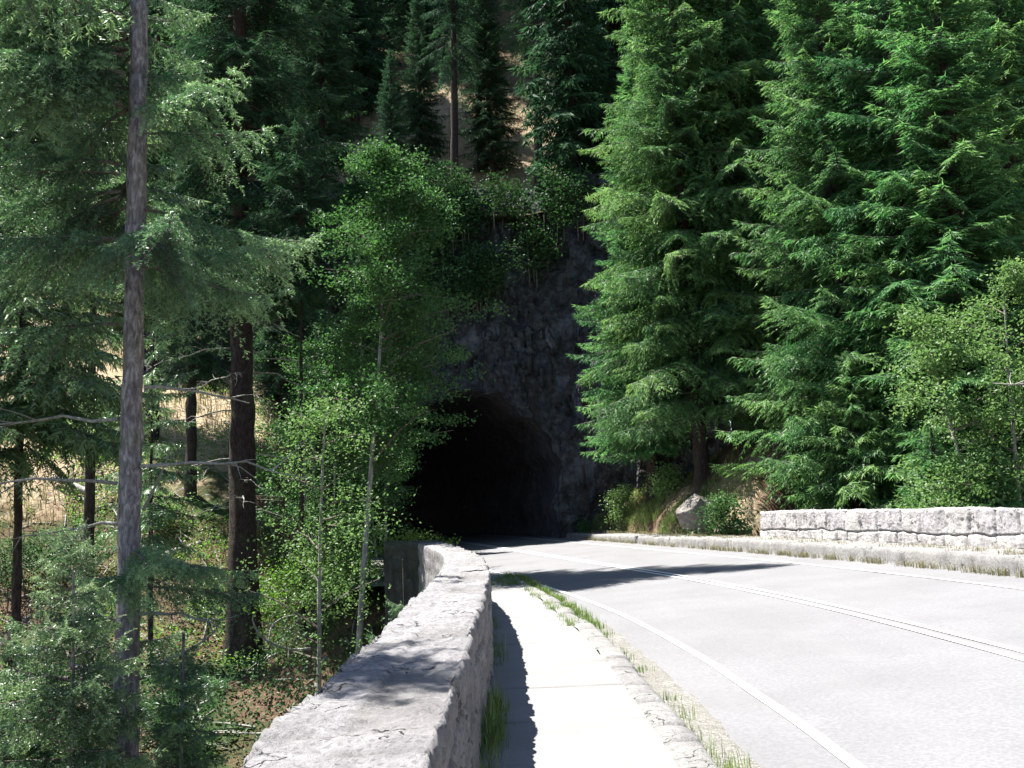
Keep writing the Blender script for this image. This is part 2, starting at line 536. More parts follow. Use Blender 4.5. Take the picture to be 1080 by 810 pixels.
def wall_mesh(name, path, thick, ztop, zin, zout, blocks, mat, step=0.04, vstep=0.03, rough=0.03, topvar=0.02, seed=0, jointd=0.035, ends=True, wob=0.03, gw=0.022):
    """path: polyline of the inner (right-hand) top edge, walked forwards; the body lies to its left"""
    path = np.asarray(path, float)
    seg = np.hypot(*np.diff(path, axis=0).T)
    S = np.concatenate([[0], np.cumsum(seg)])
    n = int(S[-1] / step) + 1
    s = np.linspace(0, S[-1], n)
    P = np.stack([np.interp(s, S, path[:, 0]), np.interp(s, S, path[:, 1])], 1)
    T = np.gradient(P, axis=0)
    k = max(3, int(0.6 / step))
    ker = np.ones(k) / k
    for c in (0, 1):
        pad = np.pad(T[:, c], (k, k), mode='edge')
        T[:, c] = np.convolve(pad, ker, 'same')[k:-k]
    T /= np.linalg.norm(T, axis=1)[:, None]
    N = np.stack([T[:, 1], -T[:, 0]], 1)          # to the right: out of the inner face
    zi = np.broadcast_to(zin, s.shape) if np.ndim(zin) else np.full(n, float(zin))
    zo = np.broadcast_to(zout, s.shape) if np.ndim(zout) else np.full(n, float(zout))
    zt = np.full(n, float(ztop)) if not np.ndim(ztop) else np.interp(s, np.linspace(0, S[-1], len(ztop)), ztop)
    ni = int((ztop if not np.ndim(ztop) else max(ztop)) / vstep) + 6
    nt = int(thick / vstep) + 2
    no = ni
    ti = np.linspace(0, 1, ni)
    tt = np.linspace(0, 1, nt)[1:-1]
    to = np.linspace(0, 1, no) ** 1.6
    o = np.concatenate([np.zeros(ni), -thick * tt, np.full(no, -thick)])
    rows = len(o)
    Z = np.concatenate([zi[:, None] * (1 - ti) + zt[:, None] * ti, np.repeat(zt[:, None], len(tt), 1),
                        zt[:, None] * (1 - to) + zo[:, None] * to], 1)
    base = np.stack([P[:, None, 0] + N[:, None, 0] * o, P[:, None, 1] + N[:, None, 1] * o, Z], -1)
    on = np.concatenate([np.ones(ni), np.zeros(len(tt)), -np.ones(no)])
    nz = np.concatenate([np.zeros(ni), np.ones(len(tt)), np.zeros(no)])
    on[ni - 1] = 0.7
    nz[ni - 1] = 0.7
    nz[ni + len(tt)] = 0.7
    on[ni + len(tt)] = -0.7
    nrm = np.stack([np.broadcast_to(N[:, None, 0] * on, Z.shape), np.broadcast_to(N[:, None, 1] * on, Z.shape), np.broadcast_to(nz, Z.shape)], -1)
    V = base.reshape(-1, 3).copy()
    Nn = nrm.reshape(-1, 3)
    U = np.repeat(s, rows)
    Zf = Z.ravel()
    side = np.tile(np.abs(on) > 0.5, n)
    top = ~side
    dj, st = blocks(U, Zf, wob, s=seed)
    # stones on top: joints across the wall
    topu = np.tile(o, n)
    djt, stt = blocks(U * 0.62 + 3.1, Zf * 0 + 0.3 + 0.12 * np.sign(topu + thick * 0.55), 0.05, s=seed + 5)
    dj = np.where(side, dj, djt * 1.3)
    st = np.where(side, st, stt)
    edge = np.tile(np.minimum(np.abs(o), np.abs(o + thick)), n)
    dzt = np.repeat(zt, rows) - Zf
    r = 0.045 + 0.02 * fbm(V, 1.3, 2, seed + 3)
    # rounded, knocked-about edges
    corner = np.where(top, np.clip(1 - edge / r, 0, 1) ** 2, np.clip(1 - dzt / r, 0, 1) ** 2)
    groove = np.exp(-(dj / gw) ** 2)
    big = fbm(V, 1.1, 3, seed + 1)
    med = fbm(V * [1, 1, 0.55], 5.5, 4, seed + 2, 0.6)
    fine = fbm(V, 24, 3, seed + 6, 0.6)
    ridg = 1 - np.abs(fbm(V * [1, 1, 0.35], 7.0, 3, seed + 8))
    dsp = rough * (0.6 * big + 0.9 * med + 0.28 * fine + np.where(side, 0.7 * (ridg - 0.75), 0)) + 0.5 * rough * (st - 0.5)
    dsp = np.where(top, topvar * (0.9 * big + 0.75 * med + 0.35 * fine + 0.5 * (st - 0.5)), dsp)
    dsp -= groove * np.where(side, jointd, jointd * 0.35)
    V += Nn * dsp[:, None]
    cz = np.where(top, corner * r * 0.55, 0)
    V[:, 2] -= cz
    inw = np.where(side, corner * r * 0.5, 0)
    V[:, 0] -= Nn[:, 0] * inw
    V[:, 1] -= Nn[:, 1] * inw
    F = [flip(grid_faces(n, rows))]
    attrs = {'stone': st, 'joint': groove * np.where(side, 1.0, 0.55)}
    if ends:   # close both ends with ladders of quads (inner row k to outer row k)
        nv = len(V)
        ex, es, ej, ef = [], [], [], []
        for e, row in ((0, 0), (1, n - 1)):
            kk = 14
            idx = row * rows + np.arange(rows)
            inner = V[idx[:ni]]
            outer = V[idx[ni + len(tt):]][::-1]
            m = ni
            oz = np.interp(np.linspace(0, 1, m), np.linspace(0, 1, len(outer)), np.arange(len(outer)))
            oi = np.round(oz).astype(int)
            tk = np.linspace(0, 1, kk)
            G = inner[:, None, :] * (1 - tk)[None, :, None] + outer[oi][:, None, :] * tk[None, :, None]
            G = G.reshape(-1, 3)
            nb = T[row] * (-1 if e == 0 else 1)
            w = np.tile(np.minimum(tk, 1 - tk) * 4, m).clip(0, 1)
            dd = rough * 1.2 * fbm(G, 4.5, 4, seed + 12) * w
            G[:, 0] += nb[0] * dd
            G[:, 1] += nb[1] * dd
            dje, ste = blocks(np.tile(tk * thick, m), G[:, 2].copy(), s=seed + 3)
            ex.append(G)
            es.append(ste)
            ej.append(np.exp(-(dje / 0.025) ** 2))
            ff = grid_faces(m, kk) + nv
            ef.append(ff if e == 1 else flip(ff))
            nv += len(G)
        V = np.concatenate([V] + ex)
        attrs = {'stone': np.concatenate([st] + es), 'joint': np.concatenate([attrs['joint']] + ej)}
        F += ef
    return raw_mesh(name, V, F, mat, attrs=attrs)


# left parapet: inner edge surveyed from the photograph
WY = np.array([-3, 0, 6, 11.4, 14.4, 17, 19, 22, 24, 25.2])
WX = np.array([-0.30, -0.30, -0.31, -0.34, -0.44, -0.60, -0.80, -1.26, -1.60, -1.85])
yy = np.linspace(-3, 25.2, 120)
coef = np.interp(yy, WY, WX)
k9 = np.ones(9) / 9
coef = np.convolve(np.pad(coef, 4, mode='edge'), k9, 'valid')
Lpath = np.stack([coef + 0.025, yy], 1)
bl = Blocks([-2.6, -2.1, -1.55, -1.0, -0.45, 0.0, 0.40, 0.66], 0.35, 0.95, 40, 3)
lw = empty('stone_parapet', (0, 0, 0), 'long rough granite parapet beside the pavement, its broad top running away from the viewer', 'stone wall')
near = Lpath[Lpath[:, 1] < 13.01]
far = Lpath[Lpath[:, 1] > 12.75]
lwm = wall_mesh('parapet_body', near, 0.60, 0.88, -0.06, -5.0, bl, M['masonry'], 0.03, 0.026, 0.042, 0.036, 1, ends=False, wob=0.05)
link('parapet_body', lwm, lw)
link('parapet_body', wall_mesh('parapet_body_far', far, 0.60, [0.88, 0.88, 0.88, 0.90], -0.06, -4.0, bl, M['masonry'], 0.05, 0.035, 0.042, 0.036, 1, wob=0.05), lw)
pier_path = np.array([[-1.95, 25.42], [-2.3, 25.52], [-3.15, 25.75]])
# walked backwards so that the body lies behind the face that looks at the road
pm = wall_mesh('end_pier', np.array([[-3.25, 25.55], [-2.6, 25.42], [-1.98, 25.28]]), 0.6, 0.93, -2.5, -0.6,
               Blocks([-1.9, -1.3, -0.8, -0.3, 0.2, 0.62], 0.35, 0.8, 6, 5), M['masonry_shaded'], 0.04, 0.03, 0.07, 0.04, 4, jointd=0.06, wob=0.07, gw=0.03)
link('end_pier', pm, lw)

# right parapet
rys = np.arange(-4, 29.0, 0.5)
rx, ry = road_pt(rys, 8.0)       # outer edge; body lies left of it -> walk forwards
rpath = np.stack(road_pt(rys[::-1], 7.42), 1)
bl2 = Blocks([-2.2, -1.4, -0.6, 0.1, 0.54, 0.83], 0.32, 1.0, 60, 9)
ztr = [1.30, 1.33, 1.31, 1.34, 1.30, 1.32, 1.35, 1.31, 1.34, 1.33, 1.35, 1.33]
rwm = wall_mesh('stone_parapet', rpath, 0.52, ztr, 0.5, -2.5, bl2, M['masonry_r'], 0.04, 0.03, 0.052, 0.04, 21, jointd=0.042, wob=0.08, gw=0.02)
tag(link('stone_parapet', rwm), 'low pale stone parapet across the road, on the raised kerb in front of the firs', 'stone wall')

# left sidewalk
ys = np.arange(-8, 26.2, 0.06)
wall_in = np.interp(ys, Lpath[:, 1], Lpath[:, 0], left=-0.30)
wd = dist_d(wall_in, ys) - 0.05
V, f = strip(ys, wd, kerb_d(ys), 16, lambda D, Y: D * 0)
V[:, 2] += 0.008 * fbm(V, 0.9, 4, 61)
jt = np.exp(-((((V[:, 1] + 0.35 + 0.03 * fbm(V, 1.5, 2, 66)) % 1.55) - 0.775) / 0.012) ** 2)
V[:, 2] -= 0.012 * jt
struct('pavement', raw_mesh('pavement', V, [flip(f)], M['concrete'], attrs={'joint': jt}))
# left kerb: rough stone course between pavement and road
ys = np.arange(-8, 26.6, 0.05)
prof_d = np.array([0.0, 0.03, 0.09, 0.15, 0.21, 0.25, 0.28, 0.29, 0.30])
prof_z = np.array([-0.01, 0.016, 0.022, 0.022, 0.016, 0.004, -0.04, -0.10, -0.16])
m = len(prof_d)
D = kerb_d(ys)[:, None] + prof_d[None, :]
X, Y = road_pt(np.broadcast_to(ys[:, None], D.shape), D)
V = np.stack([X, Y, np.broadcast_to(prof_z, D.shape)], -1).reshape(-1, 3).copy()
blk = Blocks([5.0], 0.5, 1.1, 50, 17)
dj, st = blk(np.repeat(ys + 9, m), V[:, 2] * 0, 0.05)
gr = np.exp(-(dj / 0.03) ** 2)
V[:, 2] += 0.016 * fbm(V, 3.0, 4, 71) + 0.02 * (st - 0.5) - 0.05 * gr * (V[:, 2] > -0.1)
V[:, 0] += 0.03 * fbm(V, 2.0, 3, 73) + 0.04 * (st - 0.5) - 0.03 * gr
struct('kerb', raw_mesh('kerb', V, [flip(grid_faces(len(ys), m))], M['kerb'], attrs={'stone': st, 'joint': gr}))
# gutter of gravel between kerb and carriageway
ys = np.arange(-8, 26.6, 0.2)
V, f = strip(ys, kerb_d(ys) + 0.26, kerb_d(ys) + 0.62, 8, lambda D, Y: road_z(D) + 0.009)
t_ = np.tile(np.linspace(0, 1, 8), len(ys))
V[:, 2] += 0.03 * (1 - t_) ** 2 + 0.006 * fbm(V, 6, 3, 75)
V[:, 0] += np.where(t_ > 0.99, 0.10 * fbm(V, 0.9, 3, 77), 0)
V[:, 2] -= np.where(t_ > 0.99, 0.012, 0)
struct('gutter', raw_mesh('gutter', V, [flip(f)], M['gravel']))
# right kerb and its raised walkway
ys = np.arange(-8, 49.5, 0.06)
kh = np.interp(ys, [0, 30, 36, 46, 50], [0.33, 0.32, 0.27, 0.22, 0.16])
pd = np.array([-0.03, 0.0, 0.005, 0.01, 0.03, 0.06, 0.12, 0.25, 0.5, 0.8, 1.1])
pz = np.array([-0.12, 0.0, 0.3, 0.7, 0.92, 1.0, 1.02, 1.02, 1.04, 1.06, 1.08])
m = len(pd)
D = 6.4 + np.broadcast_to(pd, (len(ys), m))
X, Y = road_pt(np.broadcast_to(ys[:, None], D.shape), D)
V = np.stack([X, Y, road_z(6.4) + kh[:, None] * pz[None, :]], -1).reshape(-1, 3).copy()
blk = Blocks([5.0], 0.6, 1.5, 70, 19)
dj, st = blk(np.repeat(ys + 9, m), V[:, 2] * 0, 0.06)
gr = np.exp(-(dj / 0.035) ** 2) * (np.tile(pd, len(ys)) < 0.4)
V[:, 0] += (0.035 * fbm(V, 2.5, 4, 81) + 0.05 * (st - 0.5) + 0.05 * gr) * np.tile(np.clip(1 - pd / 0.5, 0, 1), len(ys))
V[:, 2] += (0.03 * fbm(V, 2.2, 4, 83) + 0.03 * (st - 0.5) - 0.06 * gr) * np.tile(pz > 0.5, len(ys))
struct('kerb', raw_mesh('kerb_high', V, [flip(grid_faces(len(ys), m))], M['kerb'], attrs={'stone': st, 'joint': gr}))

# ------------------------------------------------------------------ terrain and cliff
CX = np.array([-16, -13, -9, -5.8, -1.8, 2.1, 3.6, 4.9, 5.9, 7.0, 8.2])
CY = np.array([45.0, 46.5, 48.2, 49.4, 49.0, 48.5, 47.6, 46.0, 43.6, 41.2, 39.5])


def cliff_y(X):
    return np.interp(X, CX, CY)


def terrain(X, Y):
    X = np.asarray(X, float)
    Y = np.asarray(Y, float)
    d = dist_d(X, np.minimum(Y, 50.0))
    P = np.stack([X.ravel(), Y.ravel(), X.ravel() * 0], 1)
    nb = fbm(P, 0.16, 4, 91).reshape(X.shape)
    ns = fbm(P, 0.8, 4, 92).reshape(X.shape)
    zl = np.interp(Y, [-20, 5, 10, 14, 18, 22, 26, 30, 34, 40, 46, 52, 58, 110, 170], [-9, -7.5, -6.8, -6.0, -5.2, -4.1, -2.8, -1.9, 0.2, 4.0, 7.6, 11.5, 16, 64, 105])
    zl = zl + 0.10 * np.maximum(-d - 12, 0) + nb * 0.9
    sh = sstep(-7.0, -4.2, d) * sstep(24.5, 28, Y) * (1 - sstep(46, 49.5, Y))
    zl = zl * (1 - sh) + sh * (-0.25)
    bank = np.where(d < 10, 0.42 + 1.05 * np.maximum(d - 7.1, 0), 0.42 + 3.045 + 0.62 * (d - 10)) + nb * 0.5 * sstep(7.5, 9, d)
    rav = -3.2 + 0.5 * np.maximum(d - 13, 0) + nb * 0.6
    w = sstep(30.0, 34.5, Y - 0.55 * np.maximum(d - 8.2, 0))
    zr = rav * (1 - w) + bank * w + 0.55 * np.maximum(Y - 50, 0)
    mid = -0.55
    z = np.where(d < 2.5, zl + (mid - zl) * sstep(-2.95, -2.8, d), mid + (zr - mid) * sstep(7.3, 7.6, d))
    ledge = 16.0 + 0.30 * (np.minimum(Y, 58) - 51) + 1.05 * np.maximum(Y - 58, 0) + nb * 1.2
    wl = sstep(-17, -10.5, X)
    wr = 1 - sstep(4.5, 13, X)
    hill = zl * (1 - wl) + ledge * wl
    hill = hill * wr + np.maximum(zr, hill * 0.0) * (1 - wr)
    behind = Y > cliff_y(X) + 0.7
    inx = (X > -17) & (X < 8.2)
    z = np.where(behind & inx, np.maximum(hill, z), z)
    z = np.where((X <= -17) & (Y > 45), zl, z)
    z = np.where((X >= 8.2) & (Y > 40), np.maximum(hill, zr), z)
    return z + ns * 0.28 * (1 - sstep(-3.0, -2.5, d) * (1 - sstep(7.2, 7.8, d)))


def tz(x, y):
    return float(terrain(np.array([[x]]), np.array([[y]]))[0, 0])


gx = np.concatenate([np.arange(-110, -24, 2.0), np.arange(-24, 20, 0.34), np.arange(20, 110, 2.0)])
gy = np.concatenate([np.arange(-24, 4, 1.5), np.arange(4, 64, 0.34), np.arange(64, 175, 2.0)])
GX, GY = np.meshgrid(gx, gy, indexing='ij')
GZ = terrain(GX, GY)
V = np.stack([GX, GY, GZ], -1).reshape(-1, 3)
f = grid_faces(len(gx), len(gy))
zq = V[f][:, :, 2]
cx_, cy_ = V[f][:, :, 0].mean(1), V[f][:, :, 1].mean(1)
jump = zq.max(1) - zq.min(1)
kill = (jump > 2.6) & (cx_ > -14) & (cx_ < 8.4) & (cy_ > 39) & (cy_ < 52)
f = f[~kill]
dry = np.zeros(len(V))
for (x, y, rx_, ry_, a) in ((-18, 44, 14, 9, .95), (-13, 38, 5, 5, .45), (-24, 52, 10, 8, .7), (-3, 62, 10, 10, .85), (-8, 66, 8, 8, .8), (6, 66, 8, 9, .6), (7.0, 35, 1.6, 3, .8), (6.2, 40, 2, 4, .5),
                           (-7.5, 28, 1.6, 2.0, .4), (-9.5, 21, 3, 3, .35)):
    dry = np.maximum(dry, a * np.exp(-(((V[:, 0] - x) / rx_) ** 2 + ((V[:, 1] - y) / ry_) ** 2)))
struct('ground', raw_mesh('ground', V, [f], M['ground'], attrs={'dry': dry}))

# cliff face with the tunnel mouth cut into it
AX, AW, ASP, ATOP = -2.35, 4.3, 3.4, 7.2      # arch centre x, half width, spring height, crown


def arch_r(th):
    """outline about (AX, ASP) as a radius; below the spring line the jambs are upright"""
    c, s = np.cos(th), np.sin(th)
    up = 1 / np.sqrt((c / AW) ** 2 + (np.maximum(s, 0) / (ATOP - ASP)) ** 2 + 1e-9)
    jag = 1 + 0.035 * np.sin(th * 5 + 1) + 0.025 * np.sin(th * 11 + 2) + 0.018 * np.sin(th * 23)
    return np.where(s >= 0, up, AW / np.maximum(np.abs(c), 1e-3)) * jag


cs = np.concatenate([[0], np.cumsum(np.hypot(np.diff(CX), np.diff(CY)))])
nu, nv = 300, 170
u = np.linspace(0, cs[-1], nu)
px_, py_ = np.interp(u, cs, CX), np.interp(u, cs, CY)
v = np.linspace(-0.8, 17.6, nv)
UX = np.repeat(px_, nv)
UY = np.repeat(py_, nv)
VZ = np.tile(v, nu)
inside = np.hypot(UX - AX, VZ - ASP) < arch_r(np.arctan2(VZ - ASP, UX - AX))
inside &= (VZ > -1)
V = np.stack([UX, UY, VZ], 1)
tx, ty = np.gradient(px_), np.gradient(py_)
q = np.hypot(tx, ty)
NX, NY = np.repeat(ty / q, nv), np.repeat(-tx / q, nv)
f = flip(grid_faces(nu, nv))
keep = ~inside[f].all(1)
f = f[keep]
used = np.zeros(len(V), bool)
used[f.ravel()] = True
rim = used & inside
th = np.arctan2(VZ - ASP, UX - AX)
R = arch_r(th)
V[rim, 2] = ASP + np.sin(th[rim]) * R[rim]
newx = AX + np.cos(th[rim]) * R[rim]
V[rim, 0] = newx
V[rim, 1] = cliff_y(newx)
dr = np.abs(np.hypot(UX - AX, VZ - ASP) - R)
damp = np.clip(dr / 1.2, 0.12, 1)
Ps = V * [1, 1, 0.30]
blk = fbm(Ps, 0.45, 5, 101, 0.6)
cr = 1 - np.abs(fbm(V * [1, 1, 0.42], 0.8, 4, 103))
st_ = np.floor((blk + 0.12 * fbm(V, 1.4, 3, 105)) * 5) / 5
dsp = (1.3 * st_ + 0.55 * blk + 0.5 * (cr - 0.7) + 0.34 * fbm(V * [1, 1, 0.6], 2.2, 5, 107, 0.62)) * damp
lean = 0.10 * np.maximum(VZ - 5, 0) ** 1.1 - 0.25 * np.clip((7 - VZ) / 7, 0, 1) * (np.abs(UX - AX) > AW)
V[:, 0] += NX * (dsp - lean)
V[:, 1] += NY * (dsp - lean)
struct('cliff', raw_mesh('cliff', V, [f], M['cliff'], smooth=False))

nth, nl = 72, 44
th = np.linspace(-math.atan2(ASP + 0.8, AW), PI + math.atan2(ASP + 0.8, AW), nth)
yy = np.linspace(0, 42, nl) ** 1.0
rings = []
for k, t in enumerate(yy):
    Yc = 49.0 + t
    xo = float(road_x(Yc) - road_x(49.0))
    r = arch_r(th) * (1.025 if k == 0 else 1.06 + 0.03 * math.sin(k * 1.7))
    xx = AX + np.cos(th) * r
    zz = ASP + np.sin(th) * r
    ylead = (cliff_y(xx) - 49.0 + 0.03) * (1.0 if k == 0 else max(0, 1 - t / 4))
    rings.append(np.stack([xx + xo, np.full(nth, Yc) + ylead, zz], 1))
V = np.concatenate(rings)
dm = np.repeat(np.clip(yy / 1.5, 0, 1), nth)
V += np.stack([fbm(V, 0.9, 4, 111), fbm(V, 0.9, 4, 112) * 0.3, fbm(V, 0.9, 4, 113)], 1) * 0.35 * dm[:, None]
f = grid_faces(nl, nth)
nb_ = len(V)
cap = V[-nth:].mean(0)
V = np.concatenate([V, [cap]])
i0 = (nl - 1) * nth
tri = np.stack([i0 + np.arange(nth - 1), i0 + np.arange(1, nth), np.full(nth - 1, nb_)], 1)
tag(link('road_tunnel', raw_mesh('road_tunnel', V, [f, tri], M['bore'])), 'unlit rough rock road tunnel bored through the dark cliff', 'tunnel')
# tunnel floor verge so that the mouth has no gap beside the road
vs, f = strip(np.arange(27, 82, 0.8), -4.2, -2.1, 5, lambda D, Y: road_z(D) - 0.03 + 0 * D)
struct('verge', raw_mesh('verge', vs, [flip(f)], M['gravel']))

# ------------------------------------------------------------------ foliage library


def frame(dirs):
    """for unit vectors (n,3): two perpendicular unit vectors"""
    up = np.where(np.abs(dirs[:, 2:3]) > 0.95, np.array([[1.0, 0, 0]]), np.array([[0, 0, 1.0]]))
    a = np.cross(dirs, up)
    a /= np.linalg.norm(a, axis=1)[:, None] + 1e-9
    b = np.cross(a, dirs)
    return a, b


def unit(v):
    return v / (np.linalg.norm(v, axis=-1, keepdims=True) + 1e-9)


def bough_twigs(L, rng, lat_sp=0.10, sub_sp=0.08, sub_len=0.16, width=0.42, droop=0.35, hang=0.5, curl=0.15):
    """a conifer bough along +x: returns axis polyline, lateral segments and twigs (p, dir, len, tint)"""
    ns = 10
    s = np.linspace(0, 1, ns)
    wob = rng.normal(0, 0.02 * L, 2)
    ax = np.stack([L * s, wob[0] * np.sin(s * 3), L * (0.10 * s - droop * s ** 2 + curl * s ** 3)], 1)

    def axp(t):
        return np.stack([np.interp(t, s, ax[:, k]) for k in range(3)], -1)

    nl = int(L * 0.92 / lat_sp)
    T, D, Ln, Ti, LAT = [], [], [], [], []
    for side in (-1, 1):
        sl = np.linspace(0.10, 0.985, nl) + rng.uniform(-0.4, 0.4, nl) / nl * 0.9
        sl = np.clip(sl, 0.05, 0.99)
        ll = width * L * np.clip(np.minimum((sl + 0.12) * 2.6, (1.06 - sl) * 1.35), 0.05, 1) * rng.uniform(0.7, 1.15, nl)
        ang = np.radians(rng.normal(56, 9, nl)) * (1 - 0.25 * sl)
        d0 = np.stack([np.cos(ang), side * np.sin(ang), rng.normal(-0.05, 0.16, nl)], 1)
        p0 = axp(sl)
        for k in range(nl):
            n = max(2, int(ll[k] / sub_sp))
            t = (np.arange(n) + 0.5) / n
            hd = hang * rng.uniform(0.5, 1.4)
            pts = p0[k] + d0[k] * (t[:, None] * ll[k]) + np.stack([0 * t, 0 * t, -hd * ll[k] * t ** 2], 1)
            tg = unit(d0[k] + np.stack([0 * t, 0 * t, -2 * hd * t], 1))
            LAT.append((p0[k], pts[-1]))
            a, b = frame(tg)
            lt = rng.uniform(0.0, 0.35)
            for sd in (-1, 1):
                sg = np.radians(rng.normal(46, 10, n))[:, None]
                dr = unit(tg * np.cos(sg) + a * np.sin(sg) * sd + b * rng.normal(-0.12, 0.22, (n, 1)) + np.array([0, 0, -0.25 * hang]))
                T.append(pts)
                D.append(dr)
                Ln.append(sub_len * (0.55 + 0.75 * np.sqrt(1 - t * 0.8)) * rng.uniform(0.7, 1.2, n))
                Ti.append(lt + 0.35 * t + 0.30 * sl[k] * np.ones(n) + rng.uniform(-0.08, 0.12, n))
            T.append(pts[-1:])
            D.append(tg[-1:])
            Ln.append(np.array([sub_len * 1.1]))
            Ti.append(np.array([0.85]))
    T.append(ax[-1:])
    D.append(unit(ax[-1:] - ax[-2:-1]))
    Ln.append(np.array([sub_len * 1.3]))
    Ti.append(np.array([0.9]))
    return ax, LAT, np.concatenate(T), np.concatenate(D), np.concatenate(Ln), np.clip(np.concatenate(Ti), 0, 1)


def tris_twig(P, D, Ln, Ti, w, rng):
    n = len(P)
    a, b = frame(D)
    r = rng.uniform(0, 2 * PI, n)[:, None]
    side = a * np.cos(r) + b * np.sin(r)
    ww = (w * rng.uniform(0.7, 1.3, n))[:, None]
    V = np.stack([P - side * ww * 0.5, P + side * ww * 0.5, P + D * Ln[:, None]], 1).reshape(-1, 3)
    return V, np.repeat(Ti, 3)


def tris_needles(P, D, Ln, Ti, rng, per_m=120, nl=0.03, nw=0.008):
    cnt = np.maximum(3, (Ln * per_m).astype(int))
    idx = np.repeat(np.arange(len(P)), cnt)
    n = len(idx)
    t = rng.uniform(0, 1, n)
    a, b = frame(D)
    r = rng.uniform(0, 2 * PI, n)[:, None]
    rad = a[idx] * np.cos(r) + b[idx] * np.sin(r) * 0.75 + np.array([0, 0, 0.18])
    dr = unit(D[idx] * rng.uniform(0.45, 1.1, n)[:, None] + rad)
    p = P[idx] + D[idx] * (t * Ln[idx])[:, None]
    sd = unit(np.cross(dr, rng.normal(0, 1, (n, 3))))
    L = (nl * rng.uniform(0.75, 1.25, n))[:, None]
    V = np.stack([p - sd * nw * 0.5, p + sd * nw * 0.5, p + dr * L], 1).reshape(-1, 3)
    tt = np.clip(Ti[idx] + rng.uniform(-0.1, 0.1, n), 0, 1)
    return V, np.repeat(tt, 3)


def tube(pts, rads, sides=4):
    pts = np.asarray(pts, float)
    n = len(pts)
    t = unit(np.gradient(pts, axis=0))
    a, b = frame(t)
    th = np.linspace(0, 2 * PI, sides, endpoint=False)
    V = (pts[:, None, :] + np.asarray(rads)[:, None, None] * (a[:, None, :] * np.cos(th)[None, :, None] + b[:, None, :] * np.sin(th)[None, :, None])).reshape(-1, 3)
    return V, grid_faces(n, sides, True)


class Acc:
    def __init__(self):
        self.V, self.T3, self.T4, self.ti, self.n = [], [], [], [], 0

    def tris(self, V, ti):
        self.V.append(V)
        self.ti.append(ti)
        self.T3.append(np.arange(len(V), dtype=np.int32).reshape(-1, 3) + self.n)
        self.n += len(V)

    def quads(self, V, ti, faces=None):
        """foliage quads (material 0)"""
        self.V.append(V)
        self.ti.append(ti)
        self.T3.append(np.zeros((0, 3), np.int32))
        if not hasattr(self, 'Q'):
            self.Q = []
        self.Q.append(np.arange(len(V), dtype=np.int32).reshape(-1, 4) + self.n)
        self.n += len(V)

    def wood(self, V, F):
        self.V.append(V)
        self.ti.append(np.zeros(len(V)))
        self.T4.append(F + self.n)
        self.n += len(V)

    def mesh(self, name, mats):
        f3 = np.concatenate(self.T3) if self.T3 else np.zeros((0, 3), np.int32)
        fq = np.concatenate(self.Q) if hasattr(self, 'Q') else np.zeros((0, 4), np.int32)
        f4 = np.concatenate(self.T4) if self.T4 else np.zeros((0, 4), np.int32)
        mi = np.concatenate([np.zeros(len(f3) + len(fq), np.int32), np.ones(len(f4), np.int32)])
        return raw_mesh(name, np.concatenate(self.V), [f3, fq, f4], mats, mi, {'tint': np.concatenate(self.ti)}, smooth=False)


def make_templates(sizes, nvar, rng, style, **kw):
    T = []
    for L in sizes:
        for _ in range(nvar):
            k2 = {k: v for k, v in kw.items() if k in ('lat_sp', 'sub_sp', 'sub_len', 'width', 'droop', 'hang', 'curl')}
            ax, LAT, P, D, Ln, Ti = bough_twigs(L, rng, **k2)
            if style == 'needle':
                V, ti = tris_needles(P, D, Ln, Ti, rng, kw['per_m'], kw['nl'], kw['nw'])
                # the twig cores
                V2, ti2 = tris_twig(P, D, Ln, Ti * 0.4, 0.006, rng)
                V, ti = np.concatenate([V, V2]), np.concatenate([ti, ti2])
            else:
                V, ti = tris_twig(P, D, Ln, Ti, kw['tw'], rng)
            wv, wf, nn = [], [], 0
            for pts, r0 in [(ax, 0.008 + 0.0085 * L)]:
                v_, f_ = tube(pts, r0 * np.linspace(1, 0.15, len(pts)), 4)
                wv.append(v_)
                wf.append(f_ + nn)
                nn += len(v_)
            for a, b in (LAT if style == 'needle' else LAT[::2]):
                v_, f_ = tube(np.stack([a, b]), [0.006 if style == 'needle' else 0.010, 0.002], 3)
                wv.append(v_)
                wf.append(f_ + nn)
                nn += len(v_)
            T.append((L, V.astype(np.float32), ti.astype(np.float32), np.concatenate(wv).astype(np.float32), np.concatenate(wf).astype(np.int32)))
    return T


def add_bough(acc, T, rng, origin, az, elev, L, roll=0.0):
    Ls = np.array([t[0] for t in T])
    cand = np.argsort(np.abs(np.log(Ls / L)) + rng.uniform(0, 0.12, len(Ls)))[0]
    l0, V, ti, wv, wf = T[cand]
    k = L / l0
    m = Matrix.Rotation(az, 3, 'Z') @ Matrix.Rotation(-elev, 3, 'Y') @ Matrix.Rotation(roll, 3, 'X')
    Mx = np.array(m).T * k
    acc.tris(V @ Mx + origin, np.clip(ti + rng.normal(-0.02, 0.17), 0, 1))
    acc.wood(wv @ Mx + origin, wf)


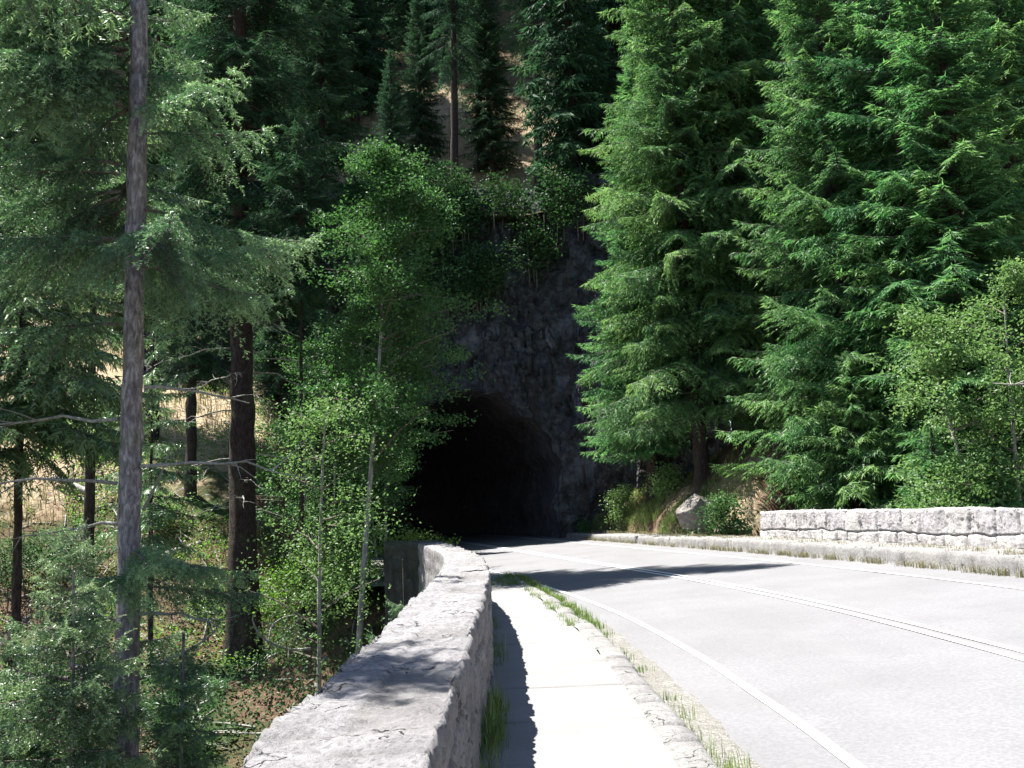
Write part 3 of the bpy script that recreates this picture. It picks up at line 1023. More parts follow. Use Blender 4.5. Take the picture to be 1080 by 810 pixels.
def trunk_mesh(name, H, r0, r1, mat, sides=14, lean=0.0, wob=0.15, flare=0.5, taper=0.9, rng=None, rough=0.03, zlow=-0.6, seg=0.35):
    rng = rng or RNG
    n = int((H - zlow) / seg) + 2
    z = np.linspace(zlow, H, n)
    t = np.clip(z / H, 0, 1)
    r = r1 + (r0 - r1) * (1 - t ** taper) + r0 * flare * np.exp(-np.maximum(z - zlow, 0) / (r0 * 2.2 + 0.05)) * 0.8
    ph = rng.uniform(0, 6, 2)
    pts = np.stack([wob * np.sin(z * 0.25 + ph[0]) * t + lean * z, wob * np.sin(z * 0.31 + ph[1]) * t, z], 1)
    th = np.linspace(0, 2 * PI, sides, endpoint=False)
    V = pts[:, None, :] + np.stack([np.cos(th), np.sin(th), th * 0], 1)[None] * r[:, None, None]
    V = V.reshape(-1, 3)
    rr = np.repeat(r, sides)
    d = fbm(V * [1, 1, 0.4], 3.0 / max(r0, 0.1) * 0.5, 3, 121) * rough * 2.2 + fbm(V * [1, 1, .2], 14, 2, 123) * rough
    nx = np.tile(np.cos(th), n)
    ny = np.tile(np.sin(th), n)
    ro = 1 + 0.25 * np.sin(np.tile(th, n) * 5 + 1) * np.exp(-np.maximum(V[:, 2] - zlow - 0.3, 0) / (r0 * 2)) * flare
    V[:, 0] += nx * (d + rr * (ro - 1))
    V[:, 1] += ny * (d + rr * (ro - 1))
    top = np.array([[pts[-1, 0], pts[-1, 1], H + r1]])
    f = grid_faces(n, sides, True)
    i0 = (n - 1) * sides
    tri = np.stack([i0 + np.arange(sides), i0 + (np.arange(sides) + 1) % sides, np.full(sides, len(V))], 1)
    return raw_mesh(name, np.concatenate([V, top]), [flip(f)[:, ::-1], tri], mat)


def conifer_crown(name, T, rng, H, h0, R, per=5, step=0.42, mats=None, profile=0.8, elow=-0.30, ehigh=0.5, drop=0.08, gapf=0.0, trunk_r=0.2, lenvar=0.3, side=None):
    acc = Acc()
    h = h0
    while h < H - 0.25:
        t = (h - h0) / (H - h0)
        base = R * min(1.0, (1 - t) ** profile * 1.0) * (0.72 + 0.28 * min(1, t * 5 + 0.3))
        el = elow + (ehigh - elow) * t ** 1.4
        n = max(3, int(round(per * (0.8 + 0.4 * rng.random()))))
        a0 = rng.uniform(0, 2 * PI)
        lob = 1 + 0.28 * math.sin(h * 1.3 + a0 * 0) * 0
        for k in range(n):
            if rng.random() < drop:
                continue
            az = a0 + 2 * PI * k / n + rng.normal(0, 0.22)
            Lb = max(0.28, base * rng.uniform(1 - lenvar, 1 + lenvar * 0.6))
            if side is not None:
                Lb *= side(az, h)
                if Lb < 0.25:
                    continue
            rt = trunk_r * (1 - h / H) * 0.7
            o = np.array([math.cos(az) * rt, math.sin(az) * rt, h + rng.uniform(-0.18, 0.18)])
            add_bough(acc, T, rng, o, az, el + rng.normal(0, 0.11), Lb, rng.normal(0, 0.25))
        h += step * (0.75 + 0.5 * rng.random()) * (1.0 - 0.35 * t)
    # leader
    acc.tris(*tris_twig(np.array([[0, 0, H - 0.3]] * 10), unit(np.array([[0, 0, 1.0]]) + rng.normal(0, 0.3, (10, 3))), np.full(10, 0.3 if T is not T_NEAR and T is not T_MID else 0.1), np.full(10, 0.6), 0.04 if T is not T_NEAR and T is not T_MID else 0.012, rng))
    return acc.mesh(name, mats or [M['needle'], M['twig']])


rng = np.random.default_rng(5)
SIZES = (0.5, 0.9, 1.5, 2.3, 3.2, 4.3)
T_FULL = make_templates(SIZES, 2, rng, 'tri', lat_sp=0.115, sub_sp=0.095, sub_len=0.19, width=0.40, droop=0.26, hang=0.38, curl=0.24, tw=0.045)
T_HEM = make_templates(SIZES, 2, rng, 'tri', lat_sp=0.115, sub_sp=0.095, sub_len=0.19, width=0.36, droop=0.40, hang=0.55, curl=0.22, tw=0.044)
T_BACK = make_templates((0.8, 1.6, 2.6, 3.6), 2, rng, 'tri', lat_sp=0.26, sub_sp=0.24, sub_len=0.36, width=0.40, droop=0.30, hang=0.55, curl=0.12, tw=0.13)
T_MID = make_templates((0.7, 1.3, 2.0, 2.8), 2, rng, 'tri', lat_sp=0.085, sub_sp=0.065, sub_len=0.15, width=0.38, droop=0.36, hang=0.6, curl=0.18, tw=0.036)
T_NEAR = make_templates((0.6, 1.0, 1.6, 2.3), 2, rng, 'needle', lat_sp=0.085, sub_sp=0.062, sub_len=0.125, width=0.40, droop=0.34, hang=0.85, curl=0.26, per_m=125, nl=0.040, nw=0.0105)

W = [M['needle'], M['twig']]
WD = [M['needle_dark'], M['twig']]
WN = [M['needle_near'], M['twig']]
LIB = {}


def lib(key, H, r0, crown, bark='bark_dark', **kw):
    LIB[key] = (trunk_mesh('trunk', H, r0, 0.03, M[bark], **kw), crown, H)


lib('firA', 24, 0.30, conifer_crown('crown', T_FULL, rng, 24, 1.0, 4.0, 6, 0.40, W))
lib('firB', 24, 0.30, conifer_crown('crown', T_FULL, rng, 24, 2.5, 3.3, 6, 0.36, W, profile=0.7, elow=-0.38))
lib('hemA', 24, 0.28, conifer_crown('crown', T_HEM, rng, 24, 0.9, 3.6, 6, 0.40, W, profile=0.75, elow=-0.25))
lib('hemB', 24, 0.28, conifer_crown('crown', T_HEM, rng, 24, 2.5, 4.2, 6, 0.42, W, profile=0.85, elow=-0.32, drop=0.14))
lib('firC', 24, 0.30, conifer_crown('crown', T_FULL, rng, 24, 0.8, 4.6, 6, 0.44, W, profile=0.7, elow=-0.22, lenvar=0.45, drop=0.12))
lib('hemC', 24, 0.28, conifer_crown('crown', T_HEM, rng, 24, 2.6, 4.5, 6, 0.42, W, profile=0.62, elow=-0.2, lenvar=0.45, drop=0.14))
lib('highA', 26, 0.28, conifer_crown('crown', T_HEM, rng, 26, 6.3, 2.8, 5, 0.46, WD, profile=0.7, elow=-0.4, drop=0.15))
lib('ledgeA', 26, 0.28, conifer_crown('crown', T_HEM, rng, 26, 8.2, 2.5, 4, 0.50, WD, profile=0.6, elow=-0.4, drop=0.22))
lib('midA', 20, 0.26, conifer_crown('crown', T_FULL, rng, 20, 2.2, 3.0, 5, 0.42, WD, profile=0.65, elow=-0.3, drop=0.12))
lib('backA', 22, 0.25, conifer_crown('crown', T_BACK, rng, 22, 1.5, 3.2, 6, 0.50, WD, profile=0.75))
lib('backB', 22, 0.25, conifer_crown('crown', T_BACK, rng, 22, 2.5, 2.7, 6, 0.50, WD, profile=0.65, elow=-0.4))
lib('backC', 22, 0.25, conifer_crown('crown', T_BACK, rng, 22, 1.0, 3.8, 6, 0.55, W, profile=0.85))
lib('youngA', 5, 0.07, conifer_crown('crown', T_MID, rng, 5, 0.25, 1.9, 7, 0.20, W, profile=0.8, elow=-0.05, trunk_r=0.05), flare=0.3, wob=0.04)


def tree(key, name, x, y, H, label, group=None, z=None, rz=None, cat='conifer', sink=0.0, wide=1.0):
    tm, cm, h = LIB[key]
    s = H / h
    zz = tz(x, y) if z is None else z
    rz = random.uniform(0, 6.28) if rz is None else rz
    e = empty(name, (x, y, zz - sink), label, cat, group, rz, (s * wide, s * wide, s), (random.gauss(0, 0.012), random.gauss(0, 0.012)))
    link('trunk', tm, e)
    link('crown', cm, e)
    return e


def txy(px, Y, py=520):
    return float(at(px, py, Y)[0]), Y


# ------------------------------------------------------------------ the right-hand firs
RT = [
    ('firB', 'fir', 690, 42.5, 19.5, 1.18, 'slender pointed fir over the rock right of the tunnel mouth, its tip clear'),
    ('hemC', 'hemlock', 742, 38.5, 25.0, 0.98, 'big bright green hemlock behind the bare dirt bank, second conifer from the tunnel'),
    ('firB', 'fir', 768, 45.5, 29.0, 1.05, 'tall fir standing a little behind the bright hemlock and the gappy one'),
    ('hemB', 'hemlock', 798, 38.8, 26.0, 1.08, 'dark gappy hemlock with visible trunks between the two brightest conifers of the bank'),
    ('firA', 'fir', 852, 41.0, 27.0, 1.05, 'tall fir standing back between the gappy hemlock and the firs behind the parapet'),
    ('firC', 'fir', 910, 33.0, 24.0, 0.98, 'tall green fir rising behind the end of the low stone parapet'),
    ('hemC', 'hemlock', 970, 31.5, 24.0, 0.92, 'drooping hemlock behind the middle of the visible low parapet'),
    ('firB', 'fir', 1030, 29.5, 23.0, 1.25, 'dense fir at the right edge, behind the pale leaved bush'),
    ('hemA', 'hemlock', 1092, 33.0, 25.0, 1.10, 'dark hemlock half cut by the right edge of the view'),
    ('highA', 'hemlock', 650, 58.0, 21.0, 0.9, 'dark slim hemlock at the cliff corner just left of the pointed fir'),
]
for key, nm, px, Y, H, wd, lab in RT:
    x, y = txy(px, Y)
    tree(key, nm, x, y, H, lab, 'firs along the right bank', wide=wd)
x, y = txy(905, 30.0)
tree('youngA', 'young_fir', x, y, 6.8, 'young spreading fir with low boughs hanging just above the end of the parapet', 'firs along the right bank', z=-0.9)
x, y = txy(985, 26.5)
tree('youngA', 'young_fir', x, y, 4.6, 'short bushy fir poking over the low parapet beneath the drooping hemlock', 'firs along the right bank', z=-1.2)
x, y = txy(1050, 24.5)
tree('youngA', 'young_fir', x, y, 3.6, 'smallest young fir behind the low parapet, nearest the right edge', 'firs along the right bank', z=-0.9)

# ------------------------------------------------------------------ the left-hand forest
# the near grey trunk
rng = np.random.default_rng(23)
x1, y1 = float(at(137, 520, 13)[0]), 13.0
zb = tz(x1, y1)
e = empty('silver_fir', (x1, y1, zb), 'nearest tall fir with a straight grey trunk standing below the parapet', 'conifer')
hb = -zb      # height of road level above the base
tm = trunk_mesh('trunk', hb + 9.2, 0.158, 0.105, M['bark'], 20, flare=0.25, wob=0.05, taper=1.4, rough=0.012, seg=0.12, rng=rng)
link('trunk', tm, e)
acc = Acc()
for k in range(50):
    h = hb + rng.choice([rng.uniform(4.7, 8.6), rng.uniform(4.7, 8.2), rng.uniform(-2.2, 1.35)], p=[0.45, 0.3, 0.25])
    az = rng.uniform(0, 2 * PI)
    if h > hb + 2 and 3.9 < az < 5.5 and rng.random() < 0.75:
        continue
    L = rng.uniform(1.3, 2.6) * (1 if h < hb + 7.2 else 0.4) * (0.6 if h < hb + 2 else 1)
    if math.cos(az) > 0.2:
        L = min(L, (4.3 - 0.41 * (h - hb)) / math.cos(az))
    add_bough(acc, T_NEAR, rng, np.array([0.15 * math.cos(az), 0.15 * math.sin(az), h]), az, rng.normal(-0.12, 0.16), L, rng.normal(0, 0.3))
for k in range(20):
    az, h = rng.uniform(2.1, 4.1), hb + rng.uniform(6.8, 9.1)
    add_bough(acc, T_NEAR, rng, np.array([0.12 * math.cos(az), 0.12 * math.sin(az), h]), az, rng.normal(0.05, 0.15), rng.uniform(1.4, 2.4), rng.normal(0, 0.3))
for az, h, L in ((0.15, hb + 5.6, 2.0), (-0.2, hb + 4.9, 2.3), (0.0, hb + 6.6, 1.6), (3.0, hb + 5.2, 2.0), (3.3, hb + 4.1, 1.8), (3.4, hb + 6.2, 2.0)):
    add_bough(acc, T_NEAR, rng, np.array([0.15 * math.cos(az), 0.15 * math.sin(az), h]), az, 0.0 + rng.normal(0, 0.08), L, rng.normal(0, 0.2))
link('crown', acc.mesh('crown', WN), e)


def dead_branch(rng, L, r, nseg=7, kids=4, droop=0.1):
    acc = Acc()
    s = np.linspace(0, 1, nseg)
    pts = np.stack([L * s, np.cumsum(rng.normal(0, 0.035 * L, nseg)), -droop * L * s ** 2 + np.cumsum(rng.normal(0, 0.02 * L, nseg))], 1)
    pts[0] = 0
    acc.wood(*tube(pts, r * np.linspace(1, 0.25, nseg), 6))
    for k in range(kids):
        t = rng.uniform(0.3, 0.95)
        p = np.array([np.interp(t, s, pts[:, c]) for c in range(3)])
        d = unit(np.array([0.8, rng.choice([-1, 1]) * rng.uniform(0.4, 1), rng.normal(0, 0.3)]))
        l = L * rng.uniform(0.15, 0.4)
        q = np.stack([p, p + d * l * 0.5 + rng.normal(0, 0.02, 3), p + d * l + np.array([0, 0, rng.normal(0, 0.06)])])
        acc.wood(*tube(q, [r * 0.4, r * 0.28, r * 0.1], 4))
    V = np.concatenate(acc.V)
    return raw_mesh('dead_branch', V, [np.concatenate(acc.T4)], M['dead_wood'])


for az, h, L in ((2.9, hb + 5.15, 1.6), (-0.25, hb + 2.3, 2.2), (3.3, hb + 2.9, 2.0), (3.0, hb + 1.6, 1.6), (0.35, hb + 3.3, 1.3), (3.5, hb + 2.1, 1.8), (-0.5, hb + 0.5, 1.4)):
    o = link('dead_branch', dead_branch(rng, L, 0.026), e, (0.15 * math.cos(az), 0.15 * math.sin(az), h), az)

# companions around the near fir
near_crown_mesh = None


def near_fir(px, Y, ztop, R, label, h0=0.4, n=None, r0=0.09, bark='bark', seed=1, loc=None, name='silver_fir', step=0.30, per=4, group='near firs below the parapet', T=None, el=-0.15, mats=None):
    r_ = np.random.default_rng(seed)
    x, y = (float(at(px, 520, Y)[0]), Y) if loc is None else loc
    z0 = tz(x, y)
    H = ztop - z0
    e = empty(name, (x, y, z0), label, 'conifer', group)
    link('trunk', trunk_mesh('trunk', H, r0, 0.006, M[bark], 12, flare=0.2, wob=0.08, rng=r_, rough=0.01, seg=0.2), e)
    link('crown', conifer_crown('crown', T or T_NEAR, r_, H, h0 if h0 > 0 else H + h0, R, per, step, mats or WN, profile=0.7, elow=-0.15, ehigh=0.6, drop=0.15, trunk_r=r0), e)
    return e


near_fir(76, 10.5, 1.6, 1.15, 'small silvery fir in front of the grey trunk, its top level with the parapet', h0=-3.4, seed=3, step=0.21, per=5, r0=0.045)
near_fir(190, 12.0, 0.35, 0.8, 'small fir just right of the grey trunk, low in the ravine', h0=-3.0, seed=4, step=0.19, per=6, r0=0.05)
near_fir(8, 11.5, 0.6, 1.2, 'small fir at the lower left edge of the view', h0=-3.0, seed=5, step=0.19, per=6, r0=0.05)
near_fir(22, 17.5, 14.0, 2.5, 'bushy fir filling the upper left edge behind the grey trunk', h0=-11, seed=6, bark='bark_dark', r0=0.11, step=0.32, per=5, T=T_MID)
near_fir(95, 22.0, 17.5, 2.6, 'tall fir directly behind the grey trunk, to its left', h0=-11.5, seed=7, r0=0.15, step=0.32, per=5, T=T_MID, bark='bark_dark')
near_fir(160, 28.5, 9.5, 1.7, 'thin fir with gappy boughs just right of the grey trunk, on the sunny slope', h0=-8.2, seed=15, r0=0.08, step=0.5, T=T_MID, bark='bark_dark')
near_fir(318, 27.0, 12.5, 2.2, 'fir with boughs spreading over the birch-like stem', h0=-5.0, seed=9, r0=0.08, step=0.32, per=5, T=T_MID, bark='bark_dark', mats=WD)

# out to the left of the view: the fir whose boughs dapple the parapet
near_fir(0, 0, 8.6, 1.4, 'short fir beside the near parapet, casting leafy shade over its top', h0=-3.0, seed=12, r0=0.06, loc=(-3.6, 6.35), step=0.36, per=4)

near_fir(0, 0, 12.5, 2.6, 'bushy fir added out of view to shade the gully, left of the short one by the parapet', h0=-10, seed=13, r0=0.12, loc=(-9.6, 14.6), step=0.4, per=5, T=T_MID)  # unseen fir, added to keep sun off the gully floor
# the dark trunk
x2, y2 = float(at(256, 600, 30)[0]), 30.0
z2 = at(258, 668, 30)[2]
e = empty('douglas_fir', (x2, y2, z2), 'tall fir with a thick dark trunk flaring above the eroded bank', 'conifer')
link('trunk', trunk_mesh('trunk', 34.3, 0.42, 0.04, M['bark_dark'], 22, flare=0.75, wob=0.12, rough=0.03, seg=0.2, zlow=-1.2), e)
rr = np.random.default_rng(31)
acc = conifer_crown('crown', T_FULL, rr, 34.6, 10.5, 3.2, 5, 0.5, WD, profile=0.6, elow=-0.35, drop=0.18, trunk_r=0.36)
link('crown', acc, e)
for k in range(16):
    az, h = rr.uniform(0, 6.28), rr.uniform(3.0, 11)
    o = link('dead_branch', dead_branch(rr, rr.uniform(1.2, 2.6), 0.028, droop=0.25), e, (0.3 * math.cos(az), 0.3 * math.sin(az), h), az)

# smaller red-brown trunk on the slope and other mid trees
for key, px, Y, H, lab, nm in (
    ('highA', 201, 37, 20, 'red-brown fir on the sunny slope between the grey and the dark trunks', 'fir'),
    ('highA', 160, 41, 24, 'bare stemmed fir on the sunny slope behind the grey trunk', 'fir'),
    ('midA', 300, 45, 17, 'dark fir at the foot of the hillside right of the dark trunk', 'fir'),
    ('highA', 20, 45, 25, 'bare stemmed fir high on the dry slope at the left edge', 'fir'),
    ('midA', 385, 47, 15, 'dark fir against the cliff to the left of the tunnel', 'fir'),
    ('midA', 345, 51, 19, 'dark fir above the alder, on the left shoulder of the cliff', 'fir'),
    ('midA', 420, 53.5, 10, 'short dark fir on the cliff rim left of the rim-top trunks', 'fir'),
):
    x, y = txy(px, Y)
    tree(key, nm, x, y, H, lab, 'firs of the left slope', z=tz(x, y) - 0.2)

# firs on the ledge above the tunnel
for px, Y, H, lab, wd in (
    (479, 56, 27, 'leftmost of three slim bare trunks on the ledge above the tunnel', 0.85),
    (569, 55, 28, 'straight bare trunk in the middle of the ledge above the tunnel', 0.9),
    (447, 60.5, 13, 'short dark fir on the ledge left of the three bare trunks above the tunnel', 1.0),
    (520, 61, 14, 'dark shaggy fir between the two thicker bare trunks above the tunnel', 1.1),
    (617, 57, 22, 'thinnest of the three bare trunks on the ledge above the tunnel', 0.7),
):
    x, y = txy(px, Y, 195)
    tree('midA' if H < 17 else 'ledgeA', 'ledge_fir', x, y, H, lab, 'firs on the ledge above the tunnel', wide=wd)

# hillside forest behind
zones = {}
rr = random.Random(41)
spots = []
yv = 52.0
while yv < 112:
    half = 0.56 * yv + 6
    xv = -half
    while xv < half:
        x, y = xv + rr.uniform(-1.2, 1.2), yv + rr.uniform(-1.4, 1.4)
        pxx = 540 + 1100 * x / y
        ok = True
        if 395 < pxx < 605 and y < 80:
            ok = rr.random() < (0.0 if y < 62 else 0.42)
        if pxx > 600 and y < 50:
            ok = False
        if pxx < 400 and y < 60 and rr.random() < (0.85 if pxx < 330 else 0.5):
            ok = False
        if ok:
            spots.append((x, y, pxx))
        xv += 4.4 + 0.02 * yv
    yv += 4.6
for i, (x, y, pxx) in enumerate(spots):
    if pxx < 385:
        lab, grp = 'dark conifer of the dense forest high on the left hillside', 'dark conifers of the left hillside'
    elif pxx < 640:
        lab, grp = 'dark conifer far up the dry hillside above the tunnel', 'conifers far up above the tunnel'
    else:
        lab, grp = 'dark conifer deep in the forest behind the right-hand firs', 'conifers behind the right-hand firs'
    win = 395 < pxx < 605 and y < 80
    tree(('ledgeA' if rr.random() < 0.75 else 'midA') if win else rr.choice(['backA', 'backB', 'backC']), 'hillside_conifer', x, y, rr.uniform(17, 27), lab, grp)

# ------------------------------------------------------------------ broadleaves


def leaf_quads(P, rng, size, up=0.6, tint=None):
    n = len(P)
    nrm = unit(rng.normal(0, 1, (n, 3)) * (1 - up * 0.5) + np.array([0, 0, up]))
    a, b = frame(nrm)
    r = rng.uniform(0, 2 * PI, n)[:, None]
    d = a * np.cos(r) + b * np.sin(r)
    s = np.cross(nrm, d)
    L = (size * rng.uniform(0.6, 1.25, n))[:, None]
    w = L * 0.33
    V = np.stack([P, P + d * L * 0.45 + s * w, P + d * L - nrm * L * 0.12, P + d * L * 0.45 - s * w], 1).reshape(-1, 3)
    ti = np.clip((tint if tint is not None else 0.45) + rng.uniform(-0.25, 0.3, n), 0, 1)
    return V, np.repeat(ti, 4)


def broadleaf(name, base, H, R, label, seed, leaf='leaf', size=0.085, n_limb=26, leaves=15000, h0=0.35, r0=0.09, bark='bark_pale', lean=0.0, group=None, cat='broadleaf tree', shape=1.0, clump=0.21, trunks=1):
    r_ = np.random.default_rng(seed)
    e = empty(name, base, label, cat, group)
    acc = Acc()
    per = max(1, leaves // (n_limb * 9))
    for tk in range(trunks):
        off = np.array([0, 0, 0.0]) if tk == 0 else np.array([r_.normal(0, R * 0.2), r_.normal(0, R * 0.2), 0])
        Ht = H * (1 if tk == 0 else r_.uniform(0.7, 0.95))
        ln = lean if tk == 0 else r_.normal(0, 0.1)
        o = link('trunk', trunk_mesh('trunk', Ht * 0.96, r0 * (1 if tk == 0 else 0.7), 0.012, M[bark], 10, lean=ln, wob=0.18, flare=0.35, rng=r_, rough=0.006, seg=0.25), e, tuple(off))
        me = o.data
        co = np.zeros(len(me.vertices) * 3, np.float32)
        me.vertices.foreach_get('co', co)
        co = co.reshape(-1, 3)
        for k in range(n_limb // trunks):
            t = h0 + (1 - h0) * (k + r_.random()) / (n_limb // trunks)
            z = Ht * t
            sl = co[np.argsort(np.abs(co[:, 2] - z))[:10]].mean(0) + off
            az = r_.uniform(0, 2 * PI)
            prof = math.sin(min(1, (1 - t) / (1 - h0) * 0.9 + 0.12) * PI * 0.62) ** shape
            L = R * prof * r_.uniform(0.65, 1.1)
            d = unit(np.array([math.cos(az), math.sin(az), r_.uniform(0.15, 0.75)]))
            q = np.stack([sl, sl + d * L * 0.5, sl + d * L + np.array([0, 0, -0.12 * L])])
            acc.wood(*tube(q, np.array([0.022, 0.013, 0.004]) * (0.4 + L * 0.5), 4))
            for j in range(9):
                tt = 0.25 + 0.75 * j / 8
                c = np.array([np.interp(tt, [0, .5, 1], q[:, m]) for m in range(3)]) + r_.normal(0, 0.12 * L + 0.05, 3)
                sub = c + r_.normal(0, 1, (per, 3)) * np.array([clump, clump, clump * 0.55]) * (0.6 + 0.5 * r_.random())
                acc.quads(*leaf_quads(sub, r_, size, 0.7, 0.3 + 0.3 * r_.random()))
    link('crown', acc.mesh('crown', [M[leaf], M['twig']]), e)
    return e


bx, by = float(at(374, 600, 25.5)[0]), 25.5
broadleaf('alder', (bx, by, tz(bx, by)), 13.4, 2.45, 'glossy leaved alder with a pale slanting stem behind the end of the parapet', 51, 'leaf', 0.085, 54, 42000, 0.38, 0.09, lean=0.075)
bx, by = float(at(335, 700, 17.5)[0]), 17.5
broadleaf('alder', (bx, by, tz(bx, by)), 9.0 - 0.0, 1.6, 'thin pale birch-like stem rising beside the parapet, few leaves at its top', 52, 'leaf_pale', 0.06, 22, 7000, 0.45, 0.065, lean=0.03)
bx, by = float(at(330, 560, 34)[0]), 34.0
broadleaf('maple', (bx, by, tz(bx, by)), 8.5, 3.0, 'sunlit light green maple behind the two pale stems', 53, 'leaf', 0.09, 44, 21000, 0.10, 0.07, trunks=3)
bx, by = float(at(405, 500, 44)[0]), 44.0
broadleaf('maple', (bx, by, tz(bx, by)), 9.0, 1.7, 'dark leafy maple overhanging the left side of the tunnel mouth', 54, 'leaf_dark', 0.11, 36, 11000, 0.25, 0.07, trunks=2)
bx, by = float(at(1072, 480, 25)[0]), 25.0
broadleaf('cottonwood', (bx, by, -2.5), 9.8, 2.3, 'pale green broadleaf tree at the right edge, behind the low parapet', 55, 'leaf_pale', 0.095, 44, 21000, 0.30, 0.09, trunks=2)
bx, by = float(at(385, 560, 30)[0]), 30.0
broadleaf('alder', (bx, by, tz(bx, by)), 7.5, 1.3, 'slim leafy alder between the pier of the parapet and the tunnel', 56, 'leaf', 0.08, 32, 13000, 0.15, 0.05, trunks=2)

# shrubs
SH = [
    ('elder_bush', 866, 528, 30.5, 1.5, 0.9, 'leaf_pale', 'bush with white flower heads at the end of the low parapet', True),
    ('shrub', 760, 552, 33.5, 1.3, 0.95, 'leaf', 'rounded green bush at the foot of the bare dirt bank', False),
    ('shrub', 655, 545, 43.5, 1.9, 0.8, 'leaf_pale', 'light green shrub growing on the rock right of the tunnel', False),
    ('shrub', 436, 560, 29.0, 1.6, 1.5, 'fern', 'bright yellow green shrubs behind the pier of the parapet', False),
    ('shrub', 305, 555, 31.0, 1.6, 1.6, 'fern', 'bright yellow green shrub right of the dark trunk', False),
    ('shrub', 345, 600, 27.0, 1.8, 1.5, 'fern', 'sunlit leafy shrub between the two pale stems', False),
    ('shrub', 300, 760, 14.0, 1.3, 1.0, 'leaf', 'dark green shrub at the outer foot of the parapet', False),
    ('shrub', 385, 640, 19.0, 1.5, 1.1, 'leaf', 'green shrub beside the thin birch-like stem', False),
    ('shrub', 230, 760, 13.5, 0.9, 1.0, 'leaf', 'low green shrub in the shaded ravine below the small fir', False),
    ('shrub', 700, 500, 44.5, 1.6, 1.2, 'leaf', 'dull green shrub under the pointed fir', False),
    ('shrub', 620, 560, 47.2, 1.5, 0.7, 'leaf', 'dark shrub at the right foot of the tunnel mouth', False),
    ('fern', 262, 700, 15.5, 0.9, 0.9, 'leaf_dark', 'dark fern clump right of the broken log in the shaded ravine', False),
    ('fern', 205, 720, 16.5, 0.8, 0.9, 'leaf_dark', 'dark fern clump in the ravine below the dark trunk', False),
    ('fern', 240, 660, 21.0, 1.0, 1.1, 'leaf_dark', 'shaded ferns on the eroded bank below the dark trunk', False),
    ('fern', 300, 690, 18.0, 0.9, 0.9, 'leaf_dark', 'dark ferns at the foot of the bleached forked bough', False),
    ('fern', 180, 640, 24.0, 1.2, 1.2, 'leaf_dark', 'dark ferns between the grey trunk and the dark trunk', False),
    ('fern', 320, 650, 22.0, 1.2, 1.2, 'leaf_dark', 'dark leafy clump behind the thin birch-like stem', False),
    ('shrub', 90, 560, 27.0, 1.6, 1.6, 'leaf_dark', 'dark shrub on the slope just left of the grey trunk', False),
    ('shrub', 30, 600, 24.0, 1.8, 1.6, 'leaf_dark', 'dark shrub at the left edge above the small firs', False),
    ('shrub', 28, 540, 32.0, 1.7, 1.5, 'leaf_dark', 'dark shrub on the sunny slope at the left edge', False),
    ('shrub', 80, 545, 33.0, 1.5, 1.3, 'leaf', 'green shrub on the sunny slope just left of the grey trunk', False),
    ('shrub', 165, 520, 35.0, 1.3, 1.3, 'leaf_pale', 'pale shrub beside the log left of the dark trunk', False),
    ('shrub', 110, 470, 40.0, 1.6, 1.6, 'leaf', 'green shrub high on the sunny slope behind the grey trunk', False),
    ('shrub', 290, 500, 38.0, 1.8, 1.8, 'fern', 'yellow green shrub on the slope behind the dark trunk', False),
    ('shrub', 800, 530, 34.5, 1.4, 1.2, 'leaf_dark', 'dark shrub in the shade behind the end of the low parapet', False),
    ('shrub', 705, 530, 40.5, 1.0, 0.8, 'leaf_pale', 'pale green shrub halfway up the grassy bank', False),
    ('shrub', 1010, 560, 25.5, 2.3, 1.0, 'leaf', 'green shrub showing above the low parapet near the right edge', False),
]
for k, (nm, px, py, Y, H, R, lf, lab, fl) in enumerate(SH):
    p = at(px, py, Y)
    z0 = tz(p[0], Y) if px < 800 else 0.0
    e = broadleaf(nm, (p[0], Y, z0 - 0.05), H, R, lab, 70 + k, lf, 0.09, 22, 3200, 0.05, 0.02, 'twig', group='shrubs beside the road and in the ravine', cat='shrub', clump=0.22, trunks=3)
    if fl:
        r_ = np.random.default_rng(99)
        acc = Acc()
        for j in range(16):
            a, rad = r_.uniform(0, 6.28), R * 0.8 * math.sqrt(r_.random())
            c = np.array([math.cos(a) * rad, math.sin(a) * rad, H * (0.75 + 0.3 * r_.random())])
            acc.quads(*leaf_quads(c + r_.normal(0, 1, (26, 3)) * [0.07, 0.07, 0.03], r_, 0.05, 0.9))
        link('flowers', acc.mesh('flowers', [M['blossom']]), e)

# hanging brush on the upper cliff, shade put into its dark leaf colour
rr = random.Random(77)
for k in range(30):
    X = rr.uniform(-7.5, 3.6)
    zc = rr.uniform(11.8, 16.8) if k < 25 else rr.uniform(16.3, 17.0)
    yc = float(cliff_y(X)) + 0.10 * (zc - 5) ** 1.1 - 0.6
    broadleaf('cliff_bush', (X, yc, zc - 0.7), rr.uniform(1.6, 2.8), rr.uniform(1.1, 1.7), 'dark bush hanging from the top of the cliff above the tunnel mouth', 140 + k, 'leaf_dark', 0.15, 16, 1500, 0.0, 0.03, 'twig',
              group='bushes hanging from the cliff top', cat='bush', clump=0.36, trunks=2)

# fir sapling by the parapet
r_ = np.random.default_rng(61)
p = at(428, 690, 15.5)
zs = tz(p[0], 15.5)
ztip = at(436, 590, 15.5)[2]
H = ztip - zs
e = empty('fir_sapling', (p[0], 15.5, zs), 'thin fir sapling with a bare pale leader beside the parapet', 'conifer')
link('trunk', trunk_mesh('trunk', H, 0.03, 0.006, M['twig'], 7, flare=0.1, wob=0.03, rng=r_, rough=0.002, seg=0.15), e)
link('crown', conifer_crown('crown', T_NEAR, r_, H - 0.55, H - 1.9, 0.75, 5, 0.28, WN, profile=0.9, elow=0.2, ehigh=0.6, trunk_r=0.02), e)


